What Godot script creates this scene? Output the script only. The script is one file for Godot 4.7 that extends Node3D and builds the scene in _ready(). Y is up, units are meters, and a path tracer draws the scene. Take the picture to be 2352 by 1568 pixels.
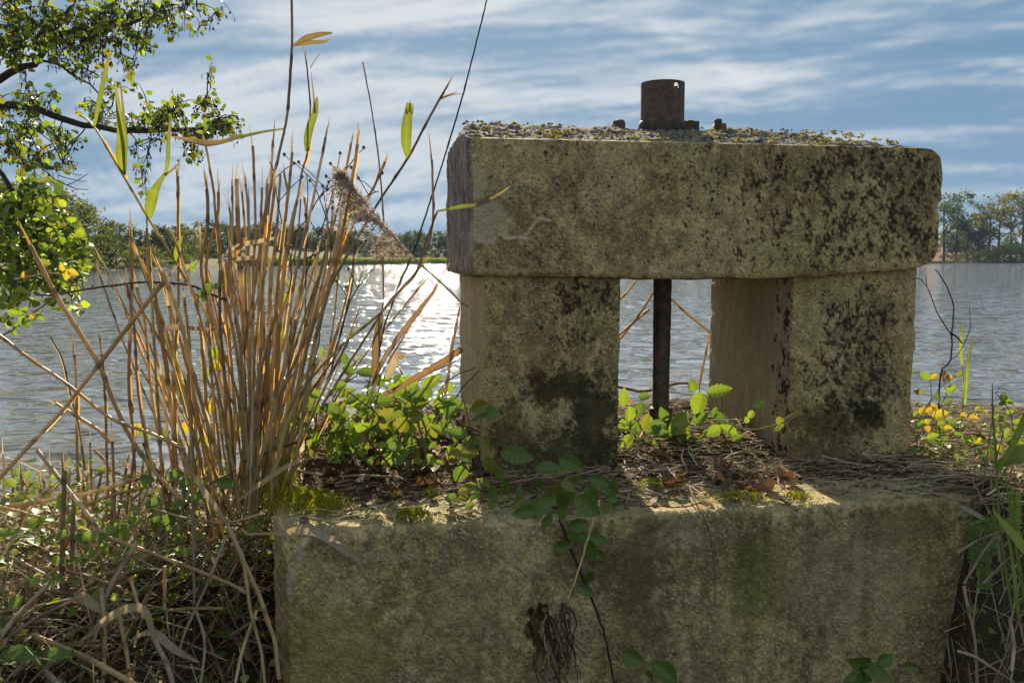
extends Node3D

const F := 2007.0
const PITCH := 0.0947
const EYE := 1.3
const YAW := 0.1653
const PIER_AT := Vector3(-0.0944, 0.0, -2.0029)

var rng := RandomNumberGenerator.new()
var taken := {}
var na := FastNoiseLite.new()
var nb := FastNoiseLite.new()
var nc := FastNoiseLite.new()
var nd := FastNoiseLite.new()
var M := {}
var leaf_shapes := {}

# ---------------------------------------------------------------- helpers
class Mesher:
	var v := PackedVector3Array()
	var n := PackedVector3Array()
	var c := PackedColorArray()
	var t := PackedInt32Array()
	var uv := PackedVector2Array()

	func vert(p: Vector3, nn: Vector3, col: Color) -> int:
		v.append(p)
		n.append(nn)
		c.append(col)
		return v.size() - 1

	func tri(a: int, b: int, d: int) -> void:
		t.append(a)
		t.append(b)
		t.append(d)

	func tube(pts: Array, rad: Array, sides: int, cols: Array, cap := true) -> void:
		var k := pts.size()
		var side := Vector3.ZERO
		var first := v.size()
		for i in k:
			var p: Vector3 = pts[i]
			var a: Vector3 = pts[maxi(i - 1, 0)]
			var b: Vector3 = pts[mini(i + 1, k - 1)]
			var d := (b - a).normalized()
			if side == Vector3.ZERO:
				side = d.cross(Vector3(0.31, 0.2, 0.93)).normalized()
			side = (side - d * side.dot(d)).normalized()
			var up := side.cross(d).normalized()
			var r: float = rad[i]
			var cc: Color = cols[i]
			for s in sides:
				var an := TAU * s / sides
				var nn := side * cos(an) + up * sin(an)
				vert(p + nn * r, nn, cc)
		for i in k - 1:
			for s in sides:
				var s2 := (s + 1) % sides
				var q := first + i * sides
				tri(q + s, q + s2, q + sides + s)
				tri(q + s2, q + sides + s2, q + sides + s)
		if cap:
			for e in [0, k - 1]:
				var p: Vector3 = pts[e]
				var d: Vector3 = (pts[1] - pts[0]) * -1.0 if e == 0 else pts[k - 1] - pts[k - 2]
				var m := vert(p, d.normalized(), cols[e])
				for s in sides:
					var q: int = first + e * sides
					if e == 0:
						tri(m, q + (s + 1) % sides, q + s)
					else:
						tri(m, q + s, q + (s + 1) % sides)

	# a blade: a strip along pts with a fold along its middle
	func blade(pts: Array, wid: Array, face: Vector3, cols: Array, fold := 0.25, twist := 0.0) -> void:
		var k := pts.size()
		var first := v.size()
		for i in k:
			var p: Vector3 = pts[i]
			var a: Vector3 = pts[maxi(i - 1, 0)]
			var b: Vector3 = pts[mini(i + 1, k - 1)]
			var d := (b - a).normalized()
			var w := d.cross(face).normalized().rotated(d, twist * i / maxf(k - 1, 1))
			var nn := w.cross(d).normalized()
			var h: float = wid[i] * 0.5
			var cc: Color = cols[i]
			vert(p - w * h + nn * h * fold, (nn + w * fold).normalized(), cc)
			vert(p, nn, cc.lerp(Color(0.5, 0.48, 0.2), 0.18))
			vert(p + w * h + nn * h * fold, (nn - w * fold).normalized(), cc)
		for i in k - 1:
			var q := first + i * 3
			for s in 2:
				tri(q + s, q + s + 1, q + 3 + s)
				tri(q + s + 1, q + 4 + s, q + 3 + s)

	func quad(a: Vector3, b: Vector3, d: Vector3, e: Vector3, col: Color) -> void:
		var nn := (b - a).cross(d - a).normalized()
		var q := vert(a, nn, col)
		vert(b, nn, col)
		vert(d, nn, col)
		vert(e, nn, col)
		tri(q, q + 1, q + 2)
		tri(q, q + 2, q + 3)

	func done(right := false) -> ArrayMesh:      # front faces run clockwise: turn those that disagree with their normals
		if not right:
			for k in range(0, t.size(), 3):
				var i := t[k]
				var j := t[k + 1]
				var l := t[k + 2]
				if (v[l] - v[i]).cross(v[j] - v[i]).dot(n[i] + n[j] + n[l]) < 0.0:
					t[k + 1] = l
					t[k + 2] = j
		var m := ArrayMesh.new()
		var a := []
		a.resize(Mesh.ARRAY_MAX)
		a[Mesh.ARRAY_VERTEX] = v
		a[Mesh.ARRAY_NORMAL] = n
		a[Mesh.ARRAY_COLOR] = c
		a[Mesh.ARRAY_INDEX] = t
		if uv.size():
			a[Mesh.ARRAY_TEX_UV] = uv
		m.add_surface_from_arrays(Mesh.PRIMITIVE_TRIANGLES, a)
		return m

func at(u: float, v: float, d: float) -> Vector3:    # a place seen at (u, v) of the 2352 x 1568 view, d metres ahead
	var x := (u - 1176.0) / F
	var y := -(v - 784.0) / F
	var yy := y * cos(PITCH) - sin(PITCH)
	var zz := cos(PITCH) + y * sin(PITCH)
	return Vector3(x / zz * d, EYE + yy / zz * d, -d)

func on_level(u: float, v: float, height: float) -> Vector3:   # where that line of sight meets a level
	var p := at(u, v, 1.0)
	var k := (height - EYE) / (p.y - EYE)
	return Vector3(p.x * k, height, p.z * k)

func pier_local(p: Vector3) -> Vector3:
	return (p - PIER_AT).rotated(Vector3.UP, -YAW)

func on_plane(u: float, v: float, lz: float) -> Vector3:       # the same on an upright plane of the pier, in the pier's axes
	var e := pier_local(Vector3(0, EYE, 0))
	var q := pier_local(at(u, v, 1.0))
	var k := (lz - e.z) / (q.z - e.z)
	return e + (q - e) * k

func numbered(called: String) -> String:
	var n: int = taken.get(called, 0)
	taken[called] = n + 1
	return called if n == 0 else "%s_%03d" % [called, n]

func tag(o: Node3D, label: String, category: String, group := "", kind := "") -> Node3D:
	if label: o.set_meta("label", label)
	if category: o.set_meta("category", category)
	if group: o.set_meta("group", group)
	if kind: o.set_meta("kind", kind)
	return o

func thing(called: String, label: String, category: String, where := Vector3.ZERO, group := "") -> Node3D:
	var o := Node3D.new()
	o.name = numbered(called)
	add_child(o, true)
	o.position = where
	tag(o, label, category, group)
	return o

func obj(called: String, m: Mesh, mat: Material, parent: Node = null) -> MeshInstance3D:
	var o := MeshInstance3D.new()
	o.mesh = m
	o.material_override = mat
	if parent == null:
		o.name = numbered(called)
		add_child(o, true)
	else:
		o.name = called
		var n: int = taken.get(str(parent.get_instance_id()) + called, 0)
		taken[str(parent.get_instance_id()) + called] = n + 1
		if n > 0:
			o.name = "%s_%03d" % [called, n]
		parent.add_child(o, true)
	return o

func mat(rough: float, tint := Color.WHITE, back := Color.BLACK, spec := 0.5) -> StandardMaterial3D:
	var m := StandardMaterial3D.new()
	m.vertex_color_use_as_albedo = true
	m.albedo_color = tint.linear_to_srgb()
	m.roughness = rough
	m.metallic_specular = spec
	m.cull_mode = BaseMaterial3D.CULL_DISABLED
	if back != Color.BLACK:
		m.backlight_enabled = true
		m.backlight = back.linear_to_srgb()
	return m

func rnd(a: float, b: float) -> float:
	return rng.randf_range(a, b)

func jit(s: float) -> Vector3:
	return Vector3(rnd(-s, s), rnd(-s, s), rnd(-s, s))

func curve(pts: Array, step: float) -> Array:      # a smooth line through the points
	var out := []
	for i in pts.size() - 1:
		var p0: Vector3 = pts[maxi(i - 1, 0)]
		var p1: Vector3 = pts[i]
		var p2: Vector3 = pts[i + 1]
		var p3: Vector3 = pts[mini(i + 2, pts.size() - 1)]
		var k := maxi(1, int(ceil(p1.distance_to(p2) / step)))
		for j in k:
			out.append(p1.cubic_interpolate(p2, p0, p3, float(j) / k))
	out.append(pts[pts.size() - 1])
	return out

func view_line(uv: Array, d0: float, d1: float) -> Array:   # [u, v, u, v, ...] -> points from depth d0 to d1
	var out := []
	var k := uv.size() / 2
	for i in k:
		out.append(at(uv[i * 2], uv[i * 2 + 1], lerpf(d0, d1, float(i) / maxf(k - 1, 1))))
	return out

func ss(a: float, b: float, x: float) -> float:
	return smoothstep(a, b, x)

# ---------------------------------------------------------------- scene
func _ready() -> void:
	rng.seed = 7
	for q in [[na, 11, 4], [nb, 22, 3], [nc, 33, 2], [nd, 44, 3]]:
		q[0].seed = q[1]
		q[0].noise_type = FastNoiseLite.TYPE_SIMPLEX_SMOOTH
		q[0].fractal_octaves = q[2]
		q[0].frequency = 1.0
	var cam := Camera3D.new()
	cam.name = "camera"
	cam.fov = 42.67
	cam.near = 0.05
	cam.far = 4000.0
	cam.position = Vector3(0, EYE, 0)
	cam.rotation = Vector3(-PITCH, 0, 0)
	add_child(cam)
	cam.current = true
	var env := Environment.new()
	env.background_mode = Environment.BG_SKY
	var sky := Sky.new()
	var pan := PanoramaSkyMaterial.new()
	pan.panorama = ImageTexture.create_from_image(sky_picture())
	sky.sky_material = pan
	env.sky = sky
	env.background_energy_multiplier = 1.0
	env.tonemap_mode = Environment.TONE_MAPPER_LINEAR
	env.tonemap_exposure = 2.65
	env.sdfgi_enabled = true
	env.ssao_enabled = true
	env.ssil_enabled = true
	env.fog_enabled = true
	env.fog_density = 0.00016
	env.fog_light_color = Color(0.62, 0.72, 0.86)
	var we := WorldEnvironment.new()
	we.name = "world"
	we.environment = env
	add_child(we)
	var sun := DirectionalLight3D.new()
	sun.name = "sun"
	sun.light_color = Color(1.0, 0.94, 0.84)
	sun.light_energy = 1.45
	sun.light_angular_distance = 0.5
	sun.shadow_enabled = true
	sun.sky_mode = DirectionalLight3D.SKY_MODE_LIGHT_ONLY
	add_child(sun)
	var up := sun_way()
	sun.look_at_from_position(up * 50.0, Vector3.ZERO, Vector3.UP)

	materials()
	water_and_land()
	pier()
	far_trees()
	alder()
	reeds()
	brambles()
	ledge_things()
	bank_things()
	right_side()

func sun_way() -> Vector3:
	var e := deg_to_rad(26.0)
	var a := deg_to_rad(-6.4)
	return Vector3(sin(a) * cos(e), sin(e), -cos(a) * cos(e))

func sky_picture() -> Image:
	var w := 2048
	var h := 1024
	var im := Image.create(w, h, false, Image.FORMAT_RGBF)
	var cl := FastNoiseLite.new()
	cl.seed = 5
	cl.noise_type = FastNoiseLite.TYPE_SIMPLEX_SMOOTH
	cl.fractal_octaves = 6
	cl.fractal_gain = 0.55
	cl.frequency = 1.0
	var warp := FastNoiseLite.new()
	warp.seed = 9
	warp.noise_type = FastNoiseLite.TYPE_SIMPLEX_SMOOTH
	warp.fractal_octaves = 3
	warp.frequency = 0.6
	im.fill(Color(0.10, 0.105, 0.08))
	var trails := [[0.205, 0.222, Vector2(0.86, -0.5), 0.009, 0.5, 0.075], [0.34, 0.205, Vector2(0.985, 0.17), 0.006, 0.4, 0.13]]
	var sunw := sun_way()
	for j in h / 2 + 6:
		var el := PI * 0.5 - (j + 0.5) / h * PI
		var y := maxf(sin(el), 0.0)
		var ce := cos(el)
		for i in w:
			var az := wrapf((i + 0.5) / w * TAU, -PI, PI)      # a panorama begins straight ahead
			var x := sin(az) * ce
			var z := cos(az) * ce
			var cosun := x * sunw.x + y * sunw.y - z * sunw.z
			var glow := exp((cosun - 1.0) * 9.0)
			var hor := exp(-y * 7.0)
			var blue := Color(0.046, 0.100, 0.168).lerp(Color(0.150, 0.205, 0.255), hor * 0.65)
			blue = blue.lerp(Color(0.16, 0.205, 0.245), glow * 0.5)
			var k := 1.0 / (y + 0.13)
			var px := x * k
			var pz := z * k
			var wx := warp.get_noise_2d(px * 0.7, pz * 0.7)
			var wz := warp.get_noise_2d(px * 0.7 + 31.0, pz * 0.7 - 12.0)
			var a := px * 0.95 + wx * 0.34 - pz * 0.30
			var b := pz + wz * 0.26 + px * 0.34
			var veil := cl.get_noise_2d(a * 0.50 + b * 0.30 + 21.0, b * 1.5 + 5.0)
			var wisps := cl.get_noise_2d(a * 1.1 + 40.0, b * 3.2 + 7.0)
			var fibre := cl.get_noise_2d(a * 2.8 + 90.0, b * 13.0 + 2.0)
			var wide := exp((cosun - 1.0) * 5.5)
			var d := ss(-0.75, 0.80, veil * 1.45 + wisps * 0.62 + fibre * 0.62 + wide * 0.12 + 0.10 - 0.55 * ss(0.02, 0.48, az) * ss(1.6, 0.7, az) - 0.30 * ss(-0.28, -0.5, az) * ss(-1.2, -0.7, az))
			for q in trails:        # two spreading vapour trails
				var e := Vector2(az - q[0], el - q[1])
				var l := e.dot(q[2])
				var o := absf(e.cross(q[2]))
				d += q[4] * exp(-pow(o / q[3], 2.0)) * ss(q[5], q[5] * 0.6, absf(l)) * (0.6 + 0.8 * fibre)
			d *= 0.95 - 0.35 * hor
			var white := Color(0.250, 0.272, 0.290).lerp(Color(0.295, 0.305, 0.31), glow)
			var c := blue.lerp(white, clampf(d, 0.0, 1.0))
			im.set_pixel(i, j, c)
	return im

func materials() -> void:
	M.leaf = mat(0.42, Color(1, 1, 1), Color(1.0, 1.0, 0.55))
	M.leaf_dark = mat(0.38, Color(1, 1, 1), Color(0.4, 0.45, 0.2))
	M.reed = mat(0.5, Color(1, 1, 1), Color(0.74, 0.70, 0.62), 0.45)
	M.sheath = mat(0.6, Color(1, 1, 1), Color(1.0, 0.85, 0.55), 0.35)
	M.blade = mat(0.5, Color(1, 1, 1), Color(0.9, 0.9, 0.4), 0.4)
	M.dry = mat(0.7, Color(1, 1, 1), Color(0.65, 0.58, 0.45), 0.3)
	M.bark = mat(0.9, Color(1, 1, 1), Color.BLACK, 0.2)
	M.far_leaf = mat(0.8, Color(1, 1, 1), Color(0.7, 0.7, 0.35), 0.2)
	M.soil = mat(0.95, Color(1, 1, 1), Color.BLACK, 0.15)
	M.moss = mat(0.9, Color(1, 1, 1), Color(0.6, 0.6, 0.2), 0.15)
	M.concrete = mat(0.93, Color(1, 1, 1), Color.BLACK, 0.2)
	var fine := FastNoiseLite.new()
	fine.seed = 3
	fine.frequency = 0.045
	fine.fractal_octaves = 5
	fine.fractal_gain = 0.65
	var nt := NoiseTexture2D.new()
	nt.width = 512
	nt.height = 512
	nt.seamless = true
	nt.noise = fine
	M.concrete.heightmap_enabled = true
	M.concrete.heightmap_texture = nt
	M.concrete.heightmap_scale = 0.35
	M.concrete.uv1_triplanar = true
	M.concrete.uv1_scale = Vector3(4, 4, 4)
	M.concrete.cull_mode = BaseMaterial3D.CULL_BACK
	M.iron = mat(0.72, Color(1, 1, 1), Color.BLACK, 0.4)
	M.iron.metallic = 0.25
	M.iron.heightmap_enabled = true
	M.iron.heightmap_texture = nt
	M.iron.heightmap_scale = 0.08
	M.iron.uv1_triplanar = true
	M.iron.uv1_scale = Vector3(9, 9, 9)
	var w := StandardMaterial3D.new()
	w.albedo_color = Color(0.145, 0.150, 0.140).linear_to_srgb()
	w.roughness = 0.028
	w.metallic_specular = 0.5
	w.heightmap_enabled = true
	w.heightmap_texture = ImageTexture.create_from_image(ripple_picture())
	w.heightmap_scale = 12.5
	w.uv1_triplanar = true
	w.uv1_world_triplanar = true
	w.uv1_scale = Vector3(0.22, 0.22, 0.22)
	M.water = w
	for k in 4:
		leaf_shapes["bramble%d" % k] = leaf_mesh(1.0, 0.62 + 0.06 * k, 0.22 + 0.1 * (k % 2), 0.18 * (k - 1.5), true, k)
		leaf_shapes["alder%d" % k] = leaf_mesh(1.0, 0.82, 0.15 + 0.1 * k, 0.12 * (k - 1.5), false, k + 9)

func ripple_picture() -> Image:          # wind ripples: a sum of waves that repeats on its tile
	var n := 512
	var im := Image.create(n, n, false, Image.FORMAT_RF)
	var r := RandomNumberGenerator.new()
	r.seed = 21
	var waves := []
	for i in 23:
		var kk := 4.0 * pow(1.117, i) * r.randf_range(0.9, 1.1)
		var dir := r.randf_range(-0.95, 0.95) + PI * 0.5
		var kx := roundf(cos(dir) * kk)
		var ky := roundf(sin(dir) * kk)
		var len := maxf(sqrt(kx * kx + ky * ky), 1.0)
		waves.append([kx * TAU / n, ky * TAU / n, r.randf() * TAU, 1.0 / pow(len, 1.05)])
	var lo := 1e9
	var hi := -1e9
	var data := PackedFloat32Array()
	data.resize(n * n)
	for j in n:
		for i in n:
			var s := 0.0
			for q in waves:
				s += q[3] * sin(q[0] * i + q[1] * j + q[2])
			data[j * n + i] = s
			lo = minf(lo, s)
			hi = maxf(hi, s)
	for j in n:
		for i in n:
			im.set_pixel(i, j, Color((data[j * n + i] - lo) / (hi - lo), 0, 0))
	return im

# ---------------------------------------------------------------- water, banks
func grid_mesh(nu: int, nv: int, fn: Callable) -> ArrayMesh:      # fn(i, j) -> [point, colour]
	var m := Mesher.new()
	for j in nv:
		for i in nu:
			var q: Array = fn.call(i, j)
			m.vert(q[0], Vector3.UP, q[1])
	for j in nv:
		for i in nu:
			var a := m.v[j * nu + maxi(i - 1, 0)]
			var b := m.v[j * nu + mini(i + 1, nu - 1)]
			var c := m.v[maxi(j - 1, 0) * nu + i]
			var d := m.v[mini(j + 1, nv - 1) * nu + i]
			var nn := (b - a).cross(d - c).normalized()
			m.n[j * nu + i] = nn if nn.y > 0.0 else -nn
	for j in nv - 1:
		for i in nu - 1:
			var q := j * nu + i
			m.tri(q, q + 1, q + nu)
			m.tri(q + 1, q + nu + 1, q + nu)
	return m.done()

func bank_height(x: float, d: float) -> float:       # height over the water of the near bank, d metres ahead
	var left := 0.66 - 0.08 * ss(1.4, 2.2, d) - 0.95 * ss(2.25, 3.2, d)
	left -= 0.38 * ss(-0.80, -0.55, x) * ss(2.0, 1.5, d)
	left = lerpf(left, 0.55, ss(0.2, 0.9, -x - 0.66 * d - 0.2) * ss(9.5, 7.0, d))
	var front := 0.29
	var right := 0.795 - 0.95 * ss(2.95, 3.9, d) - 0.62 * ss(1.86, 1.60, d + 0.04 * sin(x * 9.0))
	var h := lerpf(left, front, ss(-0.56, -0.44, x) * ss(lerpf(2.0, 2.5, ss(-0.46, -0.3, x)), lerpf(1.8, 2.3, ss(-0.46, -0.3, x)), d))
	h = lerpf(h, right, ss(0.93, 1.03, x))
	h = lerpf(0.12, h, ss(0.1, 1.0, d))
	return h + 0.03 * na.get_noise_2d(x * 2.2, d * 2.2) + 0.02 * nb.get_noise_2d(x * 9.0, d * 9.0)

func water_and_land() -> void:
	var rows := 260
	var cols := 300
	var wm := grid_mesh(cols, rows, func(i: int, j: int):
		var d := 1.5 * pow(1.0215, j)
		var x := (float(i) / (cols - 1) - 0.5) * (6.0 + 2.2 * d)
		var keep := ss(60.0, 30.0, d)
		var h := 0.0
		if keep > 0.0:
			h = keep * (0.016 * na.get_noise_2d(x * 0.9 + 3.0, d * 2.2) + 0.007 * nb.get_noise_2d(x * 2.6, d * 5.5))
		return [Vector3(x, h, -d), Color.WHITE])
	tag(obj("lake_water", wm, M.water), "", "", "", "structure")
	var bm := grid_mesh(230, 170, func(i: int, j: int):
		var x := -4.0 + 8.0 * (i - 40) / 149.0 if i >= 40 else -11.0 + 7.0 * i / 40.0
		var d := -6.0 + 6.0 * j / 20.0 if j < 20 else (4.6 * (j - 20) / 119.0 if j < 140 else 4.6 + 5.4 * (j - 139) / 30.0)
		var h := bank_height(x, d)
		var k := 0.5 + 0.5 * nb.get_noise_2d(x * 14.0, d * 14.0)
		return [Vector3(x, h, -d), Color(0.030, 0.024, 0.015).lerp(Color(0.10, 0.078, 0.045), k)])
	tag(obj("bank_ground", bm, M.soil), "", "", "", "structure")
	# the meadow behind the place where one stands
	var gm := grid_mesh(40, 30, func(i: int, j: int):
		var x := -60.0 + 120.0 * i / 39.0
		var d := -70.0 + 64.4 * j / 29.0
		var h := 0.1 + 0.25 * na.get_noise_2d(x * 0.2, d * 0.2) * ss(-6.0, -12.0, d)
		var k := 0.5 + 0.5 * nb.get_noise_2d(x, d)
		return [Vector3(x, h, -d), Color(0.09, 0.10, 0.035).lerp(Color(0.17, 0.15, 0.07), k)])
	tag(obj("meadow_ground", gm, M.soil), "", "", "", "structure")
	# far shore: a strip of land along the shore line
	var line := shore_line()
	var fm := grid_mesh(line.size(), 22, func(i: int, j: int):
		var q: Array = line[i]
		var e := pow(j / 21.0, 2.2)
		var off := -1.0 + e * 700.0
		var x: float = q[0] + q[2] * off
		var d: float = q[1] + q[3] * off
		var h := -0.3 + 0.75 * ss(-1.0, 1.5, off) + 5.5 * ss(8.0, 80.0, off) + 0.15 * na.get_noise_2d(x * 0.08, d * 0.08)
		var k := 0.5 + 0.5 * nb.get_noise_2d(x * 0.15, d * 0.15)
		var c := Color(0.06, 0.055, 0.028).lerp(Color(0.13, 0.12, 0.05), k)
		if x > 70.0 and off > 9.0:
			c = c.lerp(Color(0.24, 0.14, 0.085), 0.7)
		return [Vector3(x, h, -d), c])
	tag(obj("far_bank_ground", fm, M.soil), "", "", "", "structure")

func shore_line() -> Array:          # [x, d, inland x, inland d]
	var key := [[-320.0, 60.0, -0.1, 1.0], [-120.0, 66.0, -0.2, 1.0], [-60.0, 72.0, -0.4, 0.9], [-42.0, 84.0, -0.9, 0.45], [-45.0, 112.0, -1.0, 0.3], [-46.0, 135.0, -0.95, 0.3], [-39.0, 160.0, -0.8, 0.6], [-28.0, 200.0, -0.5, 0.86], [-10.0, 228.0, -0.2, 1.0], [40.0, 250.0, 0.0, 1.0], [120.0, 256.0, 0.1, 1.0], [170.0, 254.0, 0.1, 1.0], [420.0, 235.0, 0.3, 1.0]]
	var out := []
	for i in key.size() - 1:
		var a: Array = key[i]
		var b: Array = key[i + 1]
		for k in 12:
			var f := k / 12.0
			var q := []
			for w in 4:
				q.append(lerpf(a[w], b[w], f))
			q[1] += 0.5 * na.get_noise_2d(q[0] * 0.4, q[1] * 0.4)
			out.append(q)
	out.append(key[key.size() - 1])
	return out

# ---------------------------------------------------------------- the concrete pier
func block(lo: Vector3, hi: Vector3, r: float, st: Vector3, warp: Callable, paint: Callable) -> ArrayMesh:
	var m := Mesher.new()
	var ax := [Vector3.RIGHT, Vector3.UP, Vector3.BACK]
	var mid := (lo + hi) * 0.5
	var half := (hi - lo) * 0.5
	for f in 6:
		var w := f / 2
		var sgn := 1.0 if f % 2 == 0 else -1.0
		var ui := (w + 1) % 3
		var vi := (w + 2) % 3
		var coarse := (w == 2 and sgn < 0.0) or (w == 1 and sgn < 0.0)
		var k := 8.0 if coarse else 1.0
		var nu := maxi(2, int(ceil(2.0 * half[ui] / (st[ui] * k))) + 1)
		var nv := maxi(2, int(ceil(2.0 * half[vi] / (st[vi] * k))) + 1)
		var first := m.v.size()
		for j in nv:
			for i in nu:
				var p := Vector3.ZERO
				p[w] = half[w] * sgn
				p[ui] = lerpf(-half[ui], half[ui], float(i) / (nu - 1))
				p[vi] = lerpf(-half[vi], half[vi], float(j) / (nv - 1))
				var inner := p.clamp(-half + Vector3(r, r, r), half - Vector3(r, r, r))
				var nn := (p - inner).normalized()
				var q := inner + nn * r + mid
				var moved: Vector3 = warp.call(q, nn)
				m.vert(moved, nn, paint.call(moved, nn) if not coarse and not (w == 0 and sgn > 0.0 and nn.z < 0.3) else Color(0.2, 0.18, 0.12))
		for j in nv:
			for i in nu:
				var a := m.v[first + j * nu + maxi(i - 1, 0)]
				var b := m.v[first + j * nu + mini(i + 1, nu - 1)]
				var c := m.v[first + maxi(j - 1, 0) * nu + i]
				var d := m.v[first + mini(j + 1, nv - 1) * nu + i]
				var g := (b - a).cross(d - c).normalized()
				m.n[first + j * nu + i] = g * sgn if g != Vector3.ZERO else m.n[first + j * nu + i]
		for j in nv - 1:
			for i in nu - 1:
				var q := first + j * nu + i
				if sgn < 0.0:
					m.tri(q, q + 1, q + nu)
					m.tri(q + 1, q + nu + 1, q + nu)
				else:
					m.tri(q, q + nu, q + 1)
					m.tri(q + 1, q + nu, q + nu + 1)
	return m.done()

func cut(p: Vector3, n: Vector3, d: float) -> Vector3:      # pushes what lies past a plane back onto it
	var e := p.dot(n) - d
	return p - n * e if e > 0.0 else p

func bumpy(p: Vector3, nn: Vector3, much: float) -> Vector3:
	return p + nn * (1.5 * much * na.get_noise_3dv(p * 9.0) + much * 0.55 * nb.get_noise_3dv(p * 38.0) + much * 0.25 * nc.get_noise_3dv(p * 130.0))

func stain(p: Vector3, dark: float, moss: float) -> Color:   # weathered concrete: pale aggregate, brown film, green algae and black crusts of lichen
	var a := na.get_noise_3dv(p * Vector3(5.0, 3.2, 5.0))
	var b := nb.get_noise_3dv(p * Vector3(26.0, 17.0, 26.0) + Vector3(7, 3, 1))
	var c := nc.get_noise_3dv(p * 85.0)
	var g := nc.get_noise_3dv(p * 210.0 + Vector3(9, 9, 9))
	var col := Color(0.480, 0.368, 0.178).lerp(Color(0.290, 0.208, 0.098), ss(-0.25, 0.35, a + b * 0.6))
	col = col.lerp(Color(0.62, 0.50, 0.28), ss(0.16, 0.46, b * 0.7 - a * 0.35 + c * 0.35))
	col = col.lerp(Color(0.345, 0.300, 0.095), 0.65 * moss * ss(-0.1, 0.4, nd.get_noise_3dv(p * Vector3(4.0, 2.5, 4.0) + Vector3(2, 8, 5))))
	col = col.lerp(Color(0.155, 0.115, 0.070), 0.6 * ss(0.05, 0.35, b + c * 0.7))
	col = col * (1.0 + 0.48 * c + 0.60 * g)
	col = col.lerp(Color(0.64, 0.54, 0.34), ss(0.36, 0.50, g) * 0.6)
	if dark > 0.0:
		var s := nd.get_noise_3dv(p * Vector3(34.0, 24.0, 34.0)) * 0.52 + nd.get_noise_3dv(p * Vector3(88, 66, 88) + Vector3(4, 4, 4)) * 0.50 + nc.get_noise_3dv(p * 190.0) * 0.16
		var film := ss(0.42 - dark * 0.62, 0.70 - dark * 0.62, s + 0.10)
		col = col.lerp(Color(0.085, 0.066, 0.040) * (1.0 + 0.6 * g), film * 0.55)
		var on := ss(0.44 - dark * 0.50, 0.60 - dark * 0.50, s)
		col = col.lerp(Color(0.034, 0.030, 0.023) * (1.0 + 0.6 * g), on * 0.88)
	return Color(clampf(col.r, 0.01, 0.8), clampf(col.g, 0.01, 0.8), clampf(col.b, 0.008, 0.8))

func near_line(p: Vector2, pts: Array) -> float:
	var best := 1e9
	for i in pts.size() - 1:
		best = minf(best, p.distance_to(Geometry2D.get_closest_point_to_segment(p, pts[i], pts[i + 1])))
	return best

func flat_marks(uv: Array, lz: float) -> Array:
	var out := []
	for i in uv.size() / 2:
		var q := on_plane(uv[i * 2], uv[i * 2 + 1], lz)
		out.append(Vector2(q.x, q.y))
	return out

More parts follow.
